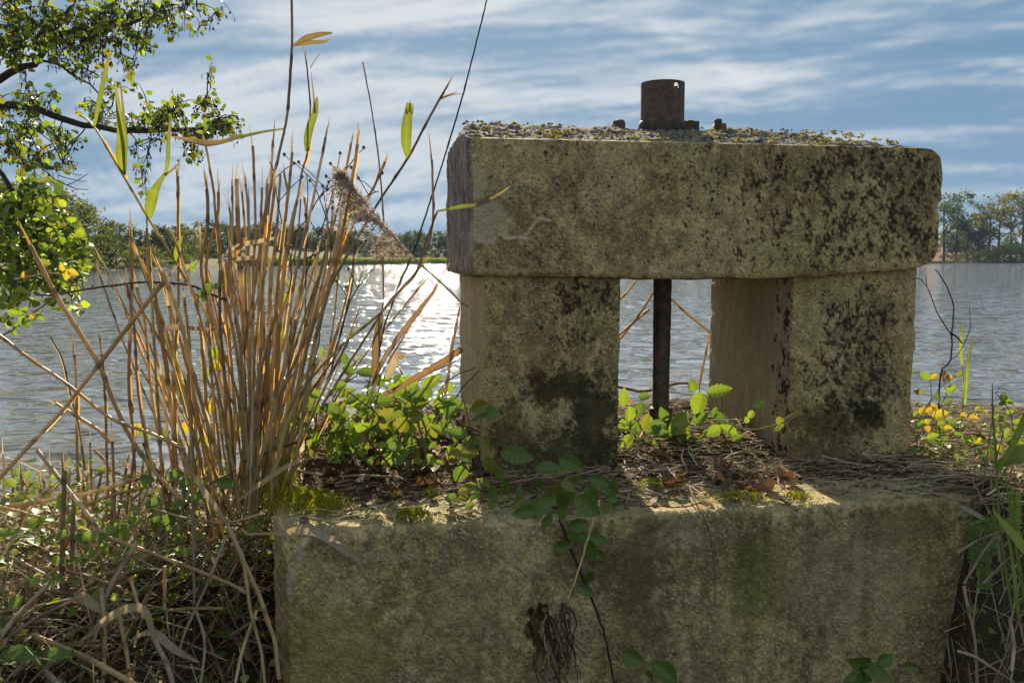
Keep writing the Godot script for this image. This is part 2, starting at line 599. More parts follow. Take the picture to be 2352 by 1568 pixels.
func pier() -> void:
	var t := thing("sluice_frame", "weathered concrete sluice frame of two pillars under a heavy lichened crossbeam", "sluice frame", PIER_AT)
	t.rotation.y = YAW
	var y0 := EYE - 0.043
	var y1 := EYE + 0.345
	var yl := EYE - 0.52
	# crossbeam: a coping that falls to the front and to the back, its right end worn round
	var squig := flat_marks([1160, 548, 1185, 546, 1205, 548, 1218, 528, 1230, 512, 1245, 503, 1262, 508], 0.0)
	var wf := func(p: Vector3, nn: Vector3) -> Vector3:
		var q := p
		var nf := Vector3(0, 0.966, 0.258)
		q = cut(q, nf, nf.dot(Vector3(0, EYE + 0.270, 0.0)))
		var nk := Vector3(0, 0.966, -0.258)
		q = cut(q, nk, nk.dot(Vector3(0, EYE + 0.270, -0.56)))
		var x1 := 1.187
		q = cut(q, Vector3(0.30, 0.954, 0).normalized(), Vector3(0.30, 0.954, 0).normalized().dot(Vector3(x1 - 0.135, EYE + 0.345, 0)))
		for k in 6:
			var an := deg_to_rad(12.0 + 13.0 * k)
			var n1 := Vector3(cos(an), sin(an), 0)
			q = cut(q, n1, n1.dot(Vector3(x1 - 0.058, EYE + 0.212, 0)) + 0.058)
			var n2 := Vector3(cos(an), -sin(an), 0)
			q = cut(q, n2, n2.dot(Vector3(x1 - 0.100, y0 + 0.104, 0)) + 0.100)
		q = cut(q, Vector3(0.22, -0.975, 0), Vector3(0.22, -0.975, 0).dot(Vector3(x1 - 0.10, y0 + 0.004, 0)))
		q = cut(q, Vector3(-0.8, 0.6, 0), Vector3(-0.8, 0.6, 0).dot(Vector3(0.0, EYE + 0.305, 0)))
		if q.x > 1.13:       # a notch in the worn end
			q.x -= 0.008 * exp(-pow((q.y - EYE - 0.125) / 0.018, 2.0))
		var sag := 0.010 * sin(clampf(q.x / 1.18, 0.0, 1.0) * PI) * ss(0.05, 0.0, q.y - y0)
		q.y -= sag - 0.012 * ss(0.75, 1.15, q.x) * ss(0.05, 0.0, q.y - y0)
		if nn.z > 0.3:      # a spall at the left end
			var sp := na.get_noise_2d(q.x * 14.0, q.y * 14.0) * 0.02
			var e := Vector2((q.x - 0.035 + sp) / 0.055, (q.y - EYE - 0.085 + sp) / 0.045).length()
			q.z -= 0.007 * ss(1.05, 0.92, e)
		if absf(nn.y) < 0.5 and nn.x < -0.5:    # the print of boards on the end
			q.x += 0.0035 * nb.get_noise_3d(1.0, q.y * 3.0, q.z * 60.0)
		if nn.z > 0.5 and q.x < 0.3:
			q.z += 0.0035 * ss(0.006, 0.002, near_line(Vector2(q.x, q.y), squig) + 0.004 * nb.get_noise_2d(q.x * 70.0, q.y * 70.0))
		return bumpy(q, nn, 0.0035 if nn.y < 0.6 else 0.008)
	var low_line := flat_marks([1095, 615, 1130, 622, 1180, 624, 1215, 622], 0.0)
	var edge_pale := flat_marks([1092, 385, 1100, 410, 1098, 440, 1088, 470], 0.0)
	var pf := func(p: Vector3, nn: Vector3) -> Color:
		var dark := 0.0
		if nn.z > 0.3:
			var f := ss(0.35, 1.0, p.x)
			dark = 0.22 + 0.56 * f * (1.0 - 0.75 * ss(0.07, 0.0, p.y - y0)) * (1.0 - 0.45 * ss(1.12, 1.17, p.x))
			dark += 0.30 * nd.get_noise_2d(p.x * 5.0 + 3.0, p.y * 7.0)
		elif nn.y > 0.5:
			dark = 0.35
		var c := stain(p, dark, 0.55)
		if nn.y > 0.5:
			var gg := nc.get_noise_3dv(p * 60.0)
			c = Color(0.19, 0.165, 0.135).lerp(Color(0.075, 0.065, 0.055), ss(-0.2, 0.3, gg))
			c = c.lerp(Color(0.30, 0.28, 0.235), 0.8 * ss(0.25, 0.45, nb.get_noise_3dv(p * 70.0)))
		elif nn.x < -0.5:
			c = Color(0.21, 0.17, 0.145).lerp(Color(0.33, 0.29, 0.24), ss(-0.1, 0.35, nb.get_noise_3d(2.0, p.y * 5.0, p.z * 55.0)))
			c = c.lerp(Color(0.09, 0.075, 0.065), ss(0.15, 0.4, nd.get_noise_3d(4.0, p.y * 7.0, p.z * 70.0)))
		elif nn.z > 0.3:
			var q := Vector2(p.x, p.y)
			var wob := 0.004 * nb.get_noise_2d(p.x * 60.0, p.y * 60.0)
			c = c.lerp(Color(0.50, 0.44, 0.30), 0.75 * ss(0.0065, 0.003, near_line(q, squig) + wob))
			c = c.lerp(Color(0.42, 0.36, 0.22), 0.6 * ss(0.007, 0.002, near_line(q, low_line) + wob))
			c = c.lerp(Color(0.46, 0.40, 0.25), 0.7 * ss(0.016, 0.008, near_line(q, edge_pale) + wob * 1.5))
			var sp := na.get_noise_2d(p.x * 14.0, p.y * 14.0) * 0.02
			var e := Vector2((p.x - 0.035 + sp) / 0.055, (p.y - EYE - 0.085 + sp) / 0.045).length()
			c = c.lerp(Color(0.44, 0.37, 0.24) * (1.0 + 0.4 * nc.get_noise_3dv(p * 120.0)), 0.8 * ss(1.08, 0.95, e))
		return c
	obj("crossbeam", block(Vector3(-0.004, y0, -0.56), Vector3(1.187, y1 + 0.01, 0.0), 0.020, Vector3(0.0026, 0.0026, 0.0085), wf, pf), M.concrete, t)
	# pillars
	var blob := func(p: Vector3, cx: float, cy: float, rx: float, ry: float) -> float:
		var wob := 0.55 * na.get_noise_2d(p.x * 16.0, p.y * 16.0) + 0.45 * nb.get_noise_2d(p.x * 50.0, p.y * 50.0) + 0.3 * nc.get_noise_2d(p.x * 170.0, p.y * 170.0)
		return ss(1.2, 0.6, Vector2((p.x - cx) / rx, (p.y - cy) / ry).length() + wob)
	for k in 2:
		var xa := 0.0354 if k == 0 else 0.8009
		var xb := xa + (0.3247 if k == 0 else 0.3374)
		var wp := func(p: Vector3, nn: Vector3) -> Vector3:
			var q := p
			if nn.x < -0.5 and q.z < -0.26:     # the form of the rear half stood a little proud
				q.x -= 0.004
			if k == 1 and nn.x > 0.3:
				q.x += 0.006 * na.get_noise_2d(q.y * 7.0, 3.0) - 0.010 * exp(-pow((q.y - EYE + 0.165) / 0.012, 2.0))
				q.x += 0.012 * ss(0.05, 0.0, y0 - q.y) * -1.0
			return bumpy(q, nn, 0.003)
		var pp := func(p: Vector3, nn: Vector3) -> Color:
			var c: Color
			if nn.z > 0.3:
				var dark := 0.12
				if k == 0:
					dark += 0.62 * blob.call(p, xa + 0.26, y0 - 0.03, 0.12, 0.05) + 0.45 * blob.call(p, xa + 0.22, y0 - 0.12, 0.09, 0.08)
					dark += 0.12 * ss(0.2, -0.1, p.x - xa)
				else:
					dark += 0.75 * blob.call(p, xa + 0.17, y0 - 0.24, 0.13, 0.14) + 0.55 * blob.call(p, xa + 0.20, y0 - 0.07, 0.12, 0.07)
				c = stain(p, dark, 0.5 if k == 0 else 0.8)
				var furry := 0.0
				if k == 0:
					furry = maxf(maxf(blob.call(p, xa + 0.185, yl + 0.215, 0.115, 0.050), blob.call(p, xa + 0.26, yl + 0.13, 0.08, 0.13)), maxf(0.9 * blob.call(p, xa + 0.19, yl + 0.045, 0.24, 0.062), 0.8 * blob.call(p, xa + 0.06, yl + 0.09, 0.06, 0.09)))
				else:
					furry = maxf(maxf(0.75 * blob.call(p, xa + 0.10, yl + 0.105, 0.12, 0.050), blob.call(p, xa + 0.215, yl + 0.125, 0.06, 0.050)), 0.6 * blob.call(p, xa + 0.06, yl + 0.03, 0.12, 0.05))
				c = c.lerp(Color(0.022, 0.024, 0.010) * (1.0 + 0.6 * nc.get_noise_3dv(p * 150.0)), 0.85 * furry)
			else:
				var dk := 0.0
				if k == 1 and nn.x < -0.5:
					dk = 0.75 * ss(-0.17, -0.05, p.z) * (0.5 + 0.5 * blob.call(Vector3(p.z, p.y, 0), -0.05, y0 - 0.25, 0.10, 0.30)) - 0.05
				c = stain(p, dk, 0.2)
				var streak := nb.get_noise_3d(5.0, p.y * 3.0, p.z * 45.0)
				c = c.lerp(Color(0.46, 0.38, 0.26), 0.6).lerp(Color(0.33, 0.26, 0.17), 0.6 * ss(-0.1, 0.3, streak))
				if dk > 0.0:
					var s := nd.get_noise_3dv(p * Vector3(30.0, 20.0, 34.0)) * 0.72 + nc.get_noise_3dv(p * 75.0) * 0.4
					c = c.lerp(Color(0.022, 0.021, 0.018), 0.92 * ss(0.44 - dk * 0.55, 0.5 - dk * 0.55, s))
			return c
		obj("pillar", block(Vector3(xa, yl - 0.05, -0.535), Vector3(xb, y0 + 0.02, -0.02), 0.006, Vector3(0.0027, 0.0027, 0.0045), wp, pp), M.concrete, t)
	# base block
	var zf := 0.317
	var hole := on_plane(1243, 1455, zf)
	var wb := func(p: Vector3, nn: Vector3) -> Vector3:
		var q := p
		if q.z > 0.2 and q.y > yl - 0.12:
			var e := q.x
			var drop := 0.010 * absf(na.get_noise_2d(e * 6.0, 1.0)) + 0.006 * absf(nb.get_noise_2d(e * 22.0, 4.0))
			q = cut(q, Vector3(0, 0.6, 0.8), Vector3(0, 0.6, 0.8).dot(Vector3(0, yl - drop * 1.4, zf - drop)))
		if q.x < -0.30:      # the left side runs outwards behind the corner
			q.x -= 0.30 * minf(zf - q.z, 0.11) * ss(-0.30, -0.385, q.x)
		q = cut(q, Vector3(-0.55, 0.6, 0.58), Vector3(-0.55, 0.6, 0.58).dot(Vector3(-0.392, yl - 0.035, zf - 0.02)))
		if nn.z > 0.5:
			var wob := 0.35 * na.get_noise_2d(q.x * 20.0, q.y * 20.0)
			wob += 0.5 * nb.get_noise_2d(q.x * 60.0, q.y * 60.0)
			var d := Vector2((q.x - hole.x - 0.2 * (hole.y - q.y)) / 0.024, (q.y - hole.y) / 0.050).length() + wob
			q.z -= 0.075 * ss(1.1, 0.72, d)
			var d2 := Vector2((q.x - hole.x - 0.030) / 0.026, (q.y - hole.y + 0.065) / 0.045).length() + wob * 1.3
			q.z -= 0.022 * ss(1.1, 0.5, d2)
		if q.y < yl - 0.1 and nn.y < 0.5:
			q.z += 0.0
		return bumpy(q, nn, 0.0035)
	var pale1 := flat_marks([697, 1238, 690, 1275, 668, 1325, 664, 1370], zf)
	var pale2 := flat_marks([830, 1272, 870, 1277, 905, 1284, 960, 1268], zf)
	var pale3 := flat_marks([1448, 1262, 1480, 1240, 1530, 1225, 1570, 1215], zf)
	var zones := []
	for q in [[1465, 1300, 0.085, 0.10, Color(0.115, 0.085, 0.042), 0.75], [1470, 1420, 0.07, 0.12, Color(0.15, 0.115, 0.055), 0.55], [1735, 1330, 0.075, 0.12, Color(0.20, 0.19, 0.055), 0.7], [1330, 1260, 0.05, 0.07, Color(0.10, 0.08, 0.045), 0.6], [1960, 1330, 0.17, 0.16, Color(0.40, 0.29, 0.17), 0.6], [1560, 1240, 0.05, 0.025, Color(0.50, 0.37, 0.22), 0.7], [2090, 1210, 0.10, 0.05, Color(0.16, 0.13, 0.05), 0.5], [760, 1480, 0.16, 0.10, Color(0.31, 0.27, 0.075), 0.55], [1075, 1420, 0.10, 0.16, Color(0.27, 0.195, 0.09), 0.4]]:
		var w := on_plane(q[0], q[1], zf)
		zones.append([w.x, w.y, q[2], q[3], q[4], q[5]])
	var pb := func(p: Vector3, nn: Vector3) -> Color:
		if nn.y > 0.6:
			var c := stain(p, 0.1, 0.9)
			return c.lerp(Color(0.30, 0.27, 0.14), 0.4)
		var c := stain(p, 0.05 + 0.22 * ss(0.2, 0.0, absf(p.x - 0.28)), 0.75)
		if nn.z > 0.3:
			var q := Vector2(p.x, p.y)
			var wob := 0.010 * nb.get_noise_2d(p.x * 50.0, p.y * 50.0)
			c = c.lerp(Color(0.50, 0.46, 0.30), 0.6 * ss(0.011, 0.004, near_line(q, pale1) + wob))
			c = c.lerp(Color(0.42, 0.37, 0.22), 0.6 * ss(0.012, 0.003, near_line(q, pale2) + wob))
			c = c.lerp(Color(0.42, 0.34, 0.21), 0.6 * ss(0.030, 0.010, near_line(q, pale3) + wob * 2.0))
			var edge := 0.45 * na.get_noise_2d(p.x * 9.0, p.y * 5.0) + 0.35 * nb.get_noise_2d(p.x * 34.0, p.y * 20.0) + 0.25 * nc.get_noise_2d(p.x * 110.0, p.y * 80.0)
			for z in zones:
				c = c.lerp(z[4] * (1.0 + 0.5 * nc.get_noise_3dv(p * 160.0)), z[5] * ss(1.25, 0.45, Vector2((p.x - z[0]) / z[2], (p.y - z[1]) / z[3]).length() + edge))
			# dark runs of algae below the lip
			var run := nd.get_noise_2d(p.x * 6.0, p.y * 1.8 + 9.0) + 0.5 * nb.get_noise_2d(p.x * 30.0, p.y * 4.0)
			c = c.lerp(Color(0.085, 0.078, 0.036) * (1.0 + 0.5 * nc.get_noise_3dv(p * 160.0)), 0.55 * ss(0.0, 0.8, run * 0.8 + 0.5 * nb.get_noise_3dv(p * 45.0) + 0.35 * ss(0.22, 0.45, p.x) * ss(0.75, 0.5, p.x) - 0.15 * ss(0.1, -0.3, p.x)))
		return c
	obj("base_block", block(Vector3(-0.3963, 0.24, -0.75), Vector3(1.42, yl, zf), 0.008, Vector3(0.0038, 0.0038, 0.011), wb, pb), M.concrete, t)
	var plain_w := func(p: Vector3, nn: Vector3) -> Vector3: return bumpy(p, nn, 0.004)
	var plain_c := func(p: Vector3, nn: Vector3) -> Color: return Color(0.24, 0.2, 0.11)
	obj("footing", block(Vector3(-0.45, -0.6, -0.74), Vector3(1.41, 0.235, zf - 0.004), 0.01, Vector3(0.03, 0.03, 0.03), plain_w, plain_c), M.concrete, t)
	iron_parts()

func lathe(m: Mesher, prof: Array, sides: int, c: Callable, axis := Transform3D.IDENTITY) -> void:   # prof: [radius, height]
	var first := m.v.size()
	for i in prof.size():
		var a: Array = prof[maxi(i - 1, 0)]
		var b: Array = prof[mini(i + 1, prof.size() - 1)]
		var tn := Vector2(b[0] - a[0], b[1] - a[1]).normalized()
		for s in sides:
			var an := TAU * s / sides
			var nn := Vector3(cos(an) * tn.y, -tn.x, sin(an) * tn.y)
			var p := Vector3(cos(an) * prof[i][0], prof[i][1], sin(an) * prof[i][0])
			m.vert(axis * p, (axis.basis * nn).normalized(), c.call(p))
	for i in prof.size() - 1:
		for s in sides:
			var s2 := (s + 1) % sides
			var q := first + i * sides
			m.tri(q + s, q + sides + s, q + s2)
			m.tri(q + s2, q + sides + s, q + sides + s2)

func rust(p: Vector3) -> Color:
	var a := nb.get_noise_3dv(p * 40.0)
	var c := Color(0.085, 0.065, 0.045).lerp(Color(0.15, 0.10, 0.06), ss(-0.1, 0.4, a))
	return c.lerp(Color(0.05, 0.045, 0.04), ss(0.1, 0.4, nd.get_noise_3dv(p * 25.0)))

func hex_nut(m: Mesher, o: Vector3, r: float, h: float, turn: float) -> void:
	for k in 6:
		var a := turn + TAU * k / 6.0
		var b := turn + TAU * (k + 1) / 6.0
		var pa := o + Vector3(cos(a), 0, sin(a)) * r
		var pb := o + Vector3(cos(b), 0, sin(b)) * r
		var up := Vector3(0, h, 0)
		var rim := Vector3(0, h * 0.84, 0)
		var pa2 := o + (pa - o) * 0.88 + up
		var pb2 := o + (pb - o) * 0.88 + up
		var c := rust(pa * 3.0)
		m.quad(pa, pa + rim, pb + rim, pb, c)
		m.quad(pa + rim, pa2, pb2, pb + rim, c)
		m.quad(pa2, o + up, o + up, pb2, c)

func iron_parts() -> void:
	# pipe stub that stands on the coping over the spindle
	var d := 2.385
	var foot := at(1521, 290, d)
	var t := thing("pipe_stub", "short rusty iron pipe stub on a bolted flange on top of the concrete beam", "pipe", foot)
	t.rotation.y = YAW
	# the wall of the tube is a CSG difference so that its bore and the drilled hole are real
	var r := 0.0582
	var h := 0.112
	var tube := CSGCombiner3D.new()
	tube.name = "tube"
	t.add_child(tube)
	var outer := CSGCylinder3D.new()
	outer.name = "outer_wall"
	outer.radius = r
	outer.height = h
	outer.sides = 64
	outer.position.y = h * 0.5
	tube.add_child(outer)
	var bore := CSGCylinder3D.new()
	bore.name = "bore"
	bore.radius = r - 0.005
	bore.height = h
	bore.sides = 64
	bore.position.y = h * 0.5 + 0.012
	bore.operation = CSGShape3D.OPERATION_SUBTRACTION
	tube.add_child(bore)
	var hole := CSGCylinder3D.new()
	hole.name = "drilled_hole"
	hole.radius = 0.0080
	hole.height = 0.3
	hole.sides = 20
	hole.operation = CSGShape3D.OPERATION_SUBTRACTION
	hole.rotation = Vector3(PI * 0.5, 0.02, 0)
	hole.position = Vector3(0.018, h - 0.0135, 0)
	tube.add_child(hole)
	var iron_plain := StandardMaterial3D.new()
	iron_plain.albedo_color = Color(0.150, 0.132, 0.112).linear_to_srgb()
	iron_plain.roughness = 0.75
	var scale_noise := FastNoiseLite.new()
	scale_noise.seed = 8
	scale_noise.frequency = 0.02
	scale_noise.fractal_octaves = 6
	scale_noise.fractal_gain = 0.7
	var ramp := Gradient.new()
	ramp.offsets = PackedFloat32Array([0.0, 0.4, 0.55, 0.7, 1.0])
	ramp.colors = PackedColorArray([Color(0.5, 0.47, 0.45), Color(0.78, 0.75, 0.72), Color(0.92, 0.84, 0.74), Color(0.95, 0.78, 0.62), Color(0.62, 0.56, 0.52)])
	var rt := NoiseTexture2D.new()
	rt.width = 256
	rt.height = 256
	rt.seamless = true
	rt.noise = scale_noise
	rt.color_ramp = ramp
	iron_plain.albedo_texture = rt
	iron_plain.metallic_specular = 0.4
	iron_plain.heightmap_enabled = true
	iron_plain.heightmap_texture = M.iron.heightmap_texture
	iron_plain.heightmap_scale = 0.08
	iron_plain.uv1_triplanar = true
	iron_plain.uv1_scale = Vector3(9, 9, 9)
	for c in [outer, bore, hole]:
		c.material = iron_plain
	var m := Mesher.new()
	lathe(m, [[0.0, 0.013], [r + 0.001, 0.013], [r + 0.002, 0.010], [r + 0.006, 0.0], [r + 0.006, -0.05], [0.0, -0.05]], 48, func(p): return rust(p))
	obj("collar", m.done(), M.iron, t)
	m = Mesher.new()
	for sx in [1]:
		var a := Vector3(0.0, 0.012, -0.028)
		var b := Vector3(0.094, 0.012, -0.028)
		var c := Vector3(0.099, 0.012, 0.0)
		var e := Vector3(0.094, 0.012, 0.028)
		var g := Vector3(0.0, 0.012, 0.028)
		var dn := Vector3(0, -0.05, 0)
		m.quad(g, a, b, e, rust(a))
		m.quad(e, b, c, e, rust(b))
		for pr in [[a, b], [b, c], [c, e], [e, g], [g, a]]:
			m.quad(pr[0] + dn, pr[0], pr[1], pr[1] + dn, rust(pr[0] * 2.0))
	obj("flange_ear", m.done(), M.iron, t)
	m = Mesher.new()
	hex_nut(m, Vector3(0.078, 0.012, 0.0), 0.011, 0.005, 0.3)
	obj("bolt_head", m.done(), M.iron, t)
	# two anchor bolts
	for k in 2:
		var p := at([1421, 1653][k], [288, 292][k], 2.37)
		var b := thing("anchor_bolt", ["low square rusty anchor nut left of the pipe stub on the beam", "rusty anchor nut with a stepped rod end right of the pipe stub"][k], "bolt", p)
		var q := Mesher.new()
		hex_nut(q, Vector3(0, -0.035, 0), 0.0195, 0.046 if k == 0 else 0.044, 0.52)
		obj("nut", q.done(), M.iron, b)
		q = Mesher.new()
		lathe(q, [[0.0, 0.0], [0.010, 0.0], [0.010, 0.013 if k == 0 else 0.019], [0.008, 0.0145 if k == 0 else 0.021], [0.0, 0.0145 if k == 0 else 0.021]], 20, func(pp): return rust(pp))
		var rod := obj("rod_end", q.done(), M.iron, b)
		rod.position = Vector3(0.004 if k == 0 else -0.004, 0, 0)
	# spindle between the pillars
	var sp := at(1517, 960, 2.36)
	var s := thing("gate_spindle", "dark rusty iron spindle standing between the two concrete pillars", "rod", Vector3(sp.x, EYE - 0.56, sp.z))
	m = Mesher.new()
	var prof := []
	for i in 60:
		var y := 0.12 + 0.60 * i / 59.0
		prof.append([0.0245 + 0.0012 * na.get_noise_2d(y * 40.0, 2.0) - 0.002 * ss(0.45, 0.2, y), y])
	lathe(m, prof, 24, func(p): return rust(p) * Color(1.15, 1.2, 1.5))
	obj("rod", m.done(), M.iron, s)
	m = Mesher.new()
	lathe(m, [[0.0, -0.03], [0.031, -0.03], [0.031, 0.150], [0.029, 0.155], [0.022, 0.156]], 8, func(p): return rust(p))
	obj("coupling_sleeve", m.done(), M.iron, s)
	m = Mesher.new()
	lathe(m, [[0.034, 0.06], [0.036, 0.062], [0.036, 0.085], [0.034, 0.088]], 8, func(p): return rust(p * 2.0))
	obj("coupling_band", m.done(), M.iron, s)

# ---------------------------------------------------------------- leaves
func leaf_mesh(len: float, wid: float, fold: float, curl: float, teeth: bool, sd: int) -> ArrayMesh:
	# lies in x (across) and y (along, from the stalk at 0), faces +z; corrugated between its side veins
	var m := Mesher.new()
	var r := RandomNumberGenerator.new()
	r.seed = 100 + sd
	var k := 13
	for i in k:
		var f := float(i) / (k - 1)
		var w: float
		if teeth:
			w = wid * 0.5 * pow(sin(PI * pow(f, 0.72)), 0.8) * (1.0 - 0.25 * f)
		else:
			w = wid * 0.5 * pow(sin(PI * pow(f * 0.97 + 0.015, 0.95)), 0.62)
		var jag := (1.0 if i % 2 == 0 else 0.88) if teeth else (1.0 if i % 2 == 0 else 0.95)
		w *= jag * r.randf_range(0.95, 1.04)
		if i == 0 or i == k - 1:
			w = 0.004
		var bend := curl * f * f
		for s in [-1.0, -0.5, 0.0, 0.5, 1.0]:
			var rise: float = absf(s) * w * fold * 2.0 + (0.018 if i % 2 == 0 else -0.018) * (1.0 if absf(s) == 0.5 else 0.3)
			var y := f * len + absf(s) * w * 0.25 * (1.0 if i > 0 and i < k - 1 else 0.0)
			var tone := 1.15 if s == 0.0 else (1.0 if i % 2 == 0 else 0.86)
			m.vert(Vector3(s * w, y, rise - bend * len), Vector3.BACK, Color(tone, tone, tone * 0.95))
			m.uv.append(Vector2(0.5 + 0.5 * s * (w / (wid * 0.5)), f))
	for i in k:
		for s in 5:
			var q := i * 5 + s
			var a := m.v[i * 5 + maxi(s - 1, 0)]
			var b := m.v[i * 5 + mini(s + 1, 4)]
			var c := m.v[maxi(i - 1, 0) * 5 + s]
			var d := m.v[mini(i + 1, k - 1) * 5 + s]
			var nn := (b - a).cross(d - c)
			m.n[q] = nn.normalized() if nn.length() > 1e-9 else Vector3.BACK
	for i in k - 1:
		for s in 4:
			var q := i * 5 + s
			m.tri(q, q + 5, q + 1)
			m.tri(q + 1, q + 5, q + 6)
	return m.done()

var leaf_mats := {}
var shore_kept := []

func leaf_material(tone: String) -> StandardMaterial3D:
	if leaf_mats.has(tone):
		return leaf_mats[tone]
	var c: Color = {
		"bright": Color(0.28, 0.38, 0.045), "green": Color(0.155, 0.235, 0.045), "deep": Color(0.10, 0.16, 0.04),  # bright: the lit look of the green bramble leaf, put into its colour
		"yellow": Color(0.60, 0.46, 0.05), "gold": Color(0.62, 0.38, 0.05), "olive": Color(0.26, 0.26, 0.045), "silver": Color(0.25, 0.29, 0.20), "brown": Color(0.155, 0.085, 0.055), "rust": Color(0.21, 0.10, 0.05),
	}[tone]
	var m := mat(0.4 if tone != "brown" else 0.65, c, Color(0.85, 0.85, 0.55) if tone != "brown" else Color(0.5, 0.45, 0.3), 0.5)
	m.albedo_texture = vein_texture()
	if tone in ["silver"]:
		m.roughness = 0.42
	leaf_mats[tone] = m
	return m

var veins: ImageTexture = null

func vein_texture() -> ImageTexture:
	if veins:
		return veins
	var n := 96
	var im := Image.create(n, n, false, Image.FORMAT_RGBF)
	for j in n:
		for i in n:
			var x := absf((i + 0.5) / n - 0.5)
			var y := (j + 0.5) / n
			var side := absf(fposmod((y - x * 0.75) * 8.0, 1.0) - 0.5)
			var net := nb.get_noise_2d(i * 0.16, j * 0.16)
			var v := maxf(ss(0.030, 0.008, x), 0.75 * ss(0.13, 0.03, side))
			var c := Color(0.86, 0.88, 0.80) * (1.0 + 0.16 * net)
			c = c.lerp(Color(1.0, 1.0, 0.95), v * 0.8) if v > 0.0 else c
			var spot := ss(0.42, 0.5, nd.get_noise_2d(i * 0.11 + 5.0, j * 0.11))
			c = c.lerp(Color(0.45, 0.22, 0.08), spot * 0.7)
			im.set_pixel(i, j, c)
	veins = ImageTexture.create_from_image(im)
	return veins

func leaf_frame(along: Vector3, face: Vector3) -> Basis:
	var y := along.normalized()
	var x := y.cross(face)
	if x.length() < 0.01:
		x = y.cross(Vector3(0.3, 0.5, 0.8))
	x = x.normalized()
	return Basis(x, y, x.cross(y).normalized())

func add_leaf(parent: Node3D, kind: String, p: Vector3, along: Vector3, face: Vector3, size: float, tone: String) -> void:
	var o := obj("leaf", leaf_shapes["%s%d" % [kind, rng.randi() % 4]], leaf_material(tone), parent)
	var b := leaf_frame(along, face).scaled_local(Vector3(size, size, size))
	o.transform = Transform3D(b, p - parent.position)

func leaf_into(m: Mesher, p: Vector3, along: Vector3, face: Vector3, size: float, c: Color) -> void:      # a small leaf of four folded faces
	var b := leaf_frame(along, face)
	var n := b.z
	var q := m.vert(p, n, c)
	m.vert(p + (b.y * 0.35 + b.x * 0.40 + n * 0.12) * size, (n - b.x * 0.4).normalized(), c)
	m.vert(p + (b.y * 0.78 + b.x * 0.34 + n * 0.10) * size, (n - b.x * 0.4).normalized(), c * 0.95)
	m.vert(p + b.y * size - n * 0.08 * size, n, c)
	m.vert(p + (b.y * 0.78 - b.x * 0.34 + n * 0.10) * size, (n + b.x * 0.4).normalized(), c * 0.95)
	m.vert(p + (b.y * 0.35 - b.x * 0.40 + n * 0.12) * size, (n + b.x * 0.4).normalized(), c)
	m.tri(q, q + 1, q + 2)
	m.tri(q, q + 2, q + 3)
	m.tri(q, q + 3, q + 4)
	m.tri(q, q + 4, q + 5)

# ---------------------------------------------------------------- trees beyond the water
func crown_mesh(h: float, w: float, low: float, clumps: int, per: int, size: float, c0: Color, c1: Color, sd: int) -> ArrayMesh:
	var r := RandomNumberGenerator.new()
	r.seed = sd
	var m := Mesher.new()
	for k in clumps:
		var a := r.randf() * TAU
		var f := pow(r.randf(), 0.8)
		var y := lerpf(low, 0.96, f)
		var shape := sqrt(clampf(1.0 - pow((y - lerpf(low, 1.0, 0.42)) / (0.62 * (1.0 - low)), 2.0), 0.03, 1.0))
		var rad := w * 0.5 * shape * sqrt(r.randf_range(0.12, 1.0))
		var c := Vector3(cos(a) * rad, y * h, sin(a) * rad)
		var cr := w * r.randf_range(0.07, 0.15)
		var tone := c0.lerp(c1, r.randf())
		for j in per:
			var off := Vector3(r.randfn(), r.randfn() * 0.7, r.randfn()) * cr * 0.62
			var p := c + off
			var x := Vector3(r.randfn(), r.randfn(), r.randfn()).normalized() * size * r.randf_range(0.5, 1.2)
			var y2 := x.cross(Vector3(r.randfn(), r.randfn(), r.randfn())).normalized() * size * r.randf_range(0.4, 0.9)
			var cc := tone * r.randf_range(0.75, 1.25)
			m.quad(p - x * 0.5, p + y2 * 0.5, p + x * 0.5, p - y2 * 0.5, cc)
	return m.done()

func trunk_mesh(h: float, w: float, thick: float, limbs: int, low: float, sd: int) -> ArrayMesh:
	var r := RandomNumberGenerator.new()
	r.seed = sd
	var m := Mesher.new()
	var c := Color(0.055, 0.047, 0.038)
	var lean := Vector3(r.randf_range(-0.06, 0.06), 1, r.randf_range(-0.06, 0.06))
	var pts := []
	var rad := []
	var cols := []
	for i in 7:
		var f := i / 6.0
		pts.append(lean * h * 0.9 * f + Vector3(sin(f * 5.0 + sd), 0, cos(f * 4.0 + sd)) * 0.02 * h * f)
		rad.append(thick * (1.0 - 0.85 * f))
		cols.append(c)
	m.tube(pts, rad, 6, cols)
	for k in limbs:
		var f := r.randf_range(low, 0.85)
		var o: Vector3 = pts[int(f * 6.0)].lerp(pts[mini(int(f * 6.0) + 1, 6)], fmod(f * 6.0, 1.0))
		var a := r.randf() * TAU
		var l := w * 0.5 * r.randf_range(0.5, 0.95)
		var e := o + Vector3(cos(a) * l, l * r.randf_range(0.4, 1.0), sin(a) * l)
		m.tube([o, o.lerp(e, 0.5) + Vector3(0, -0.04 * l, 0), e], [thick * 0.35, thick * 0.22, thick * 0.06], 4, [c, c, c])
	return m.done()

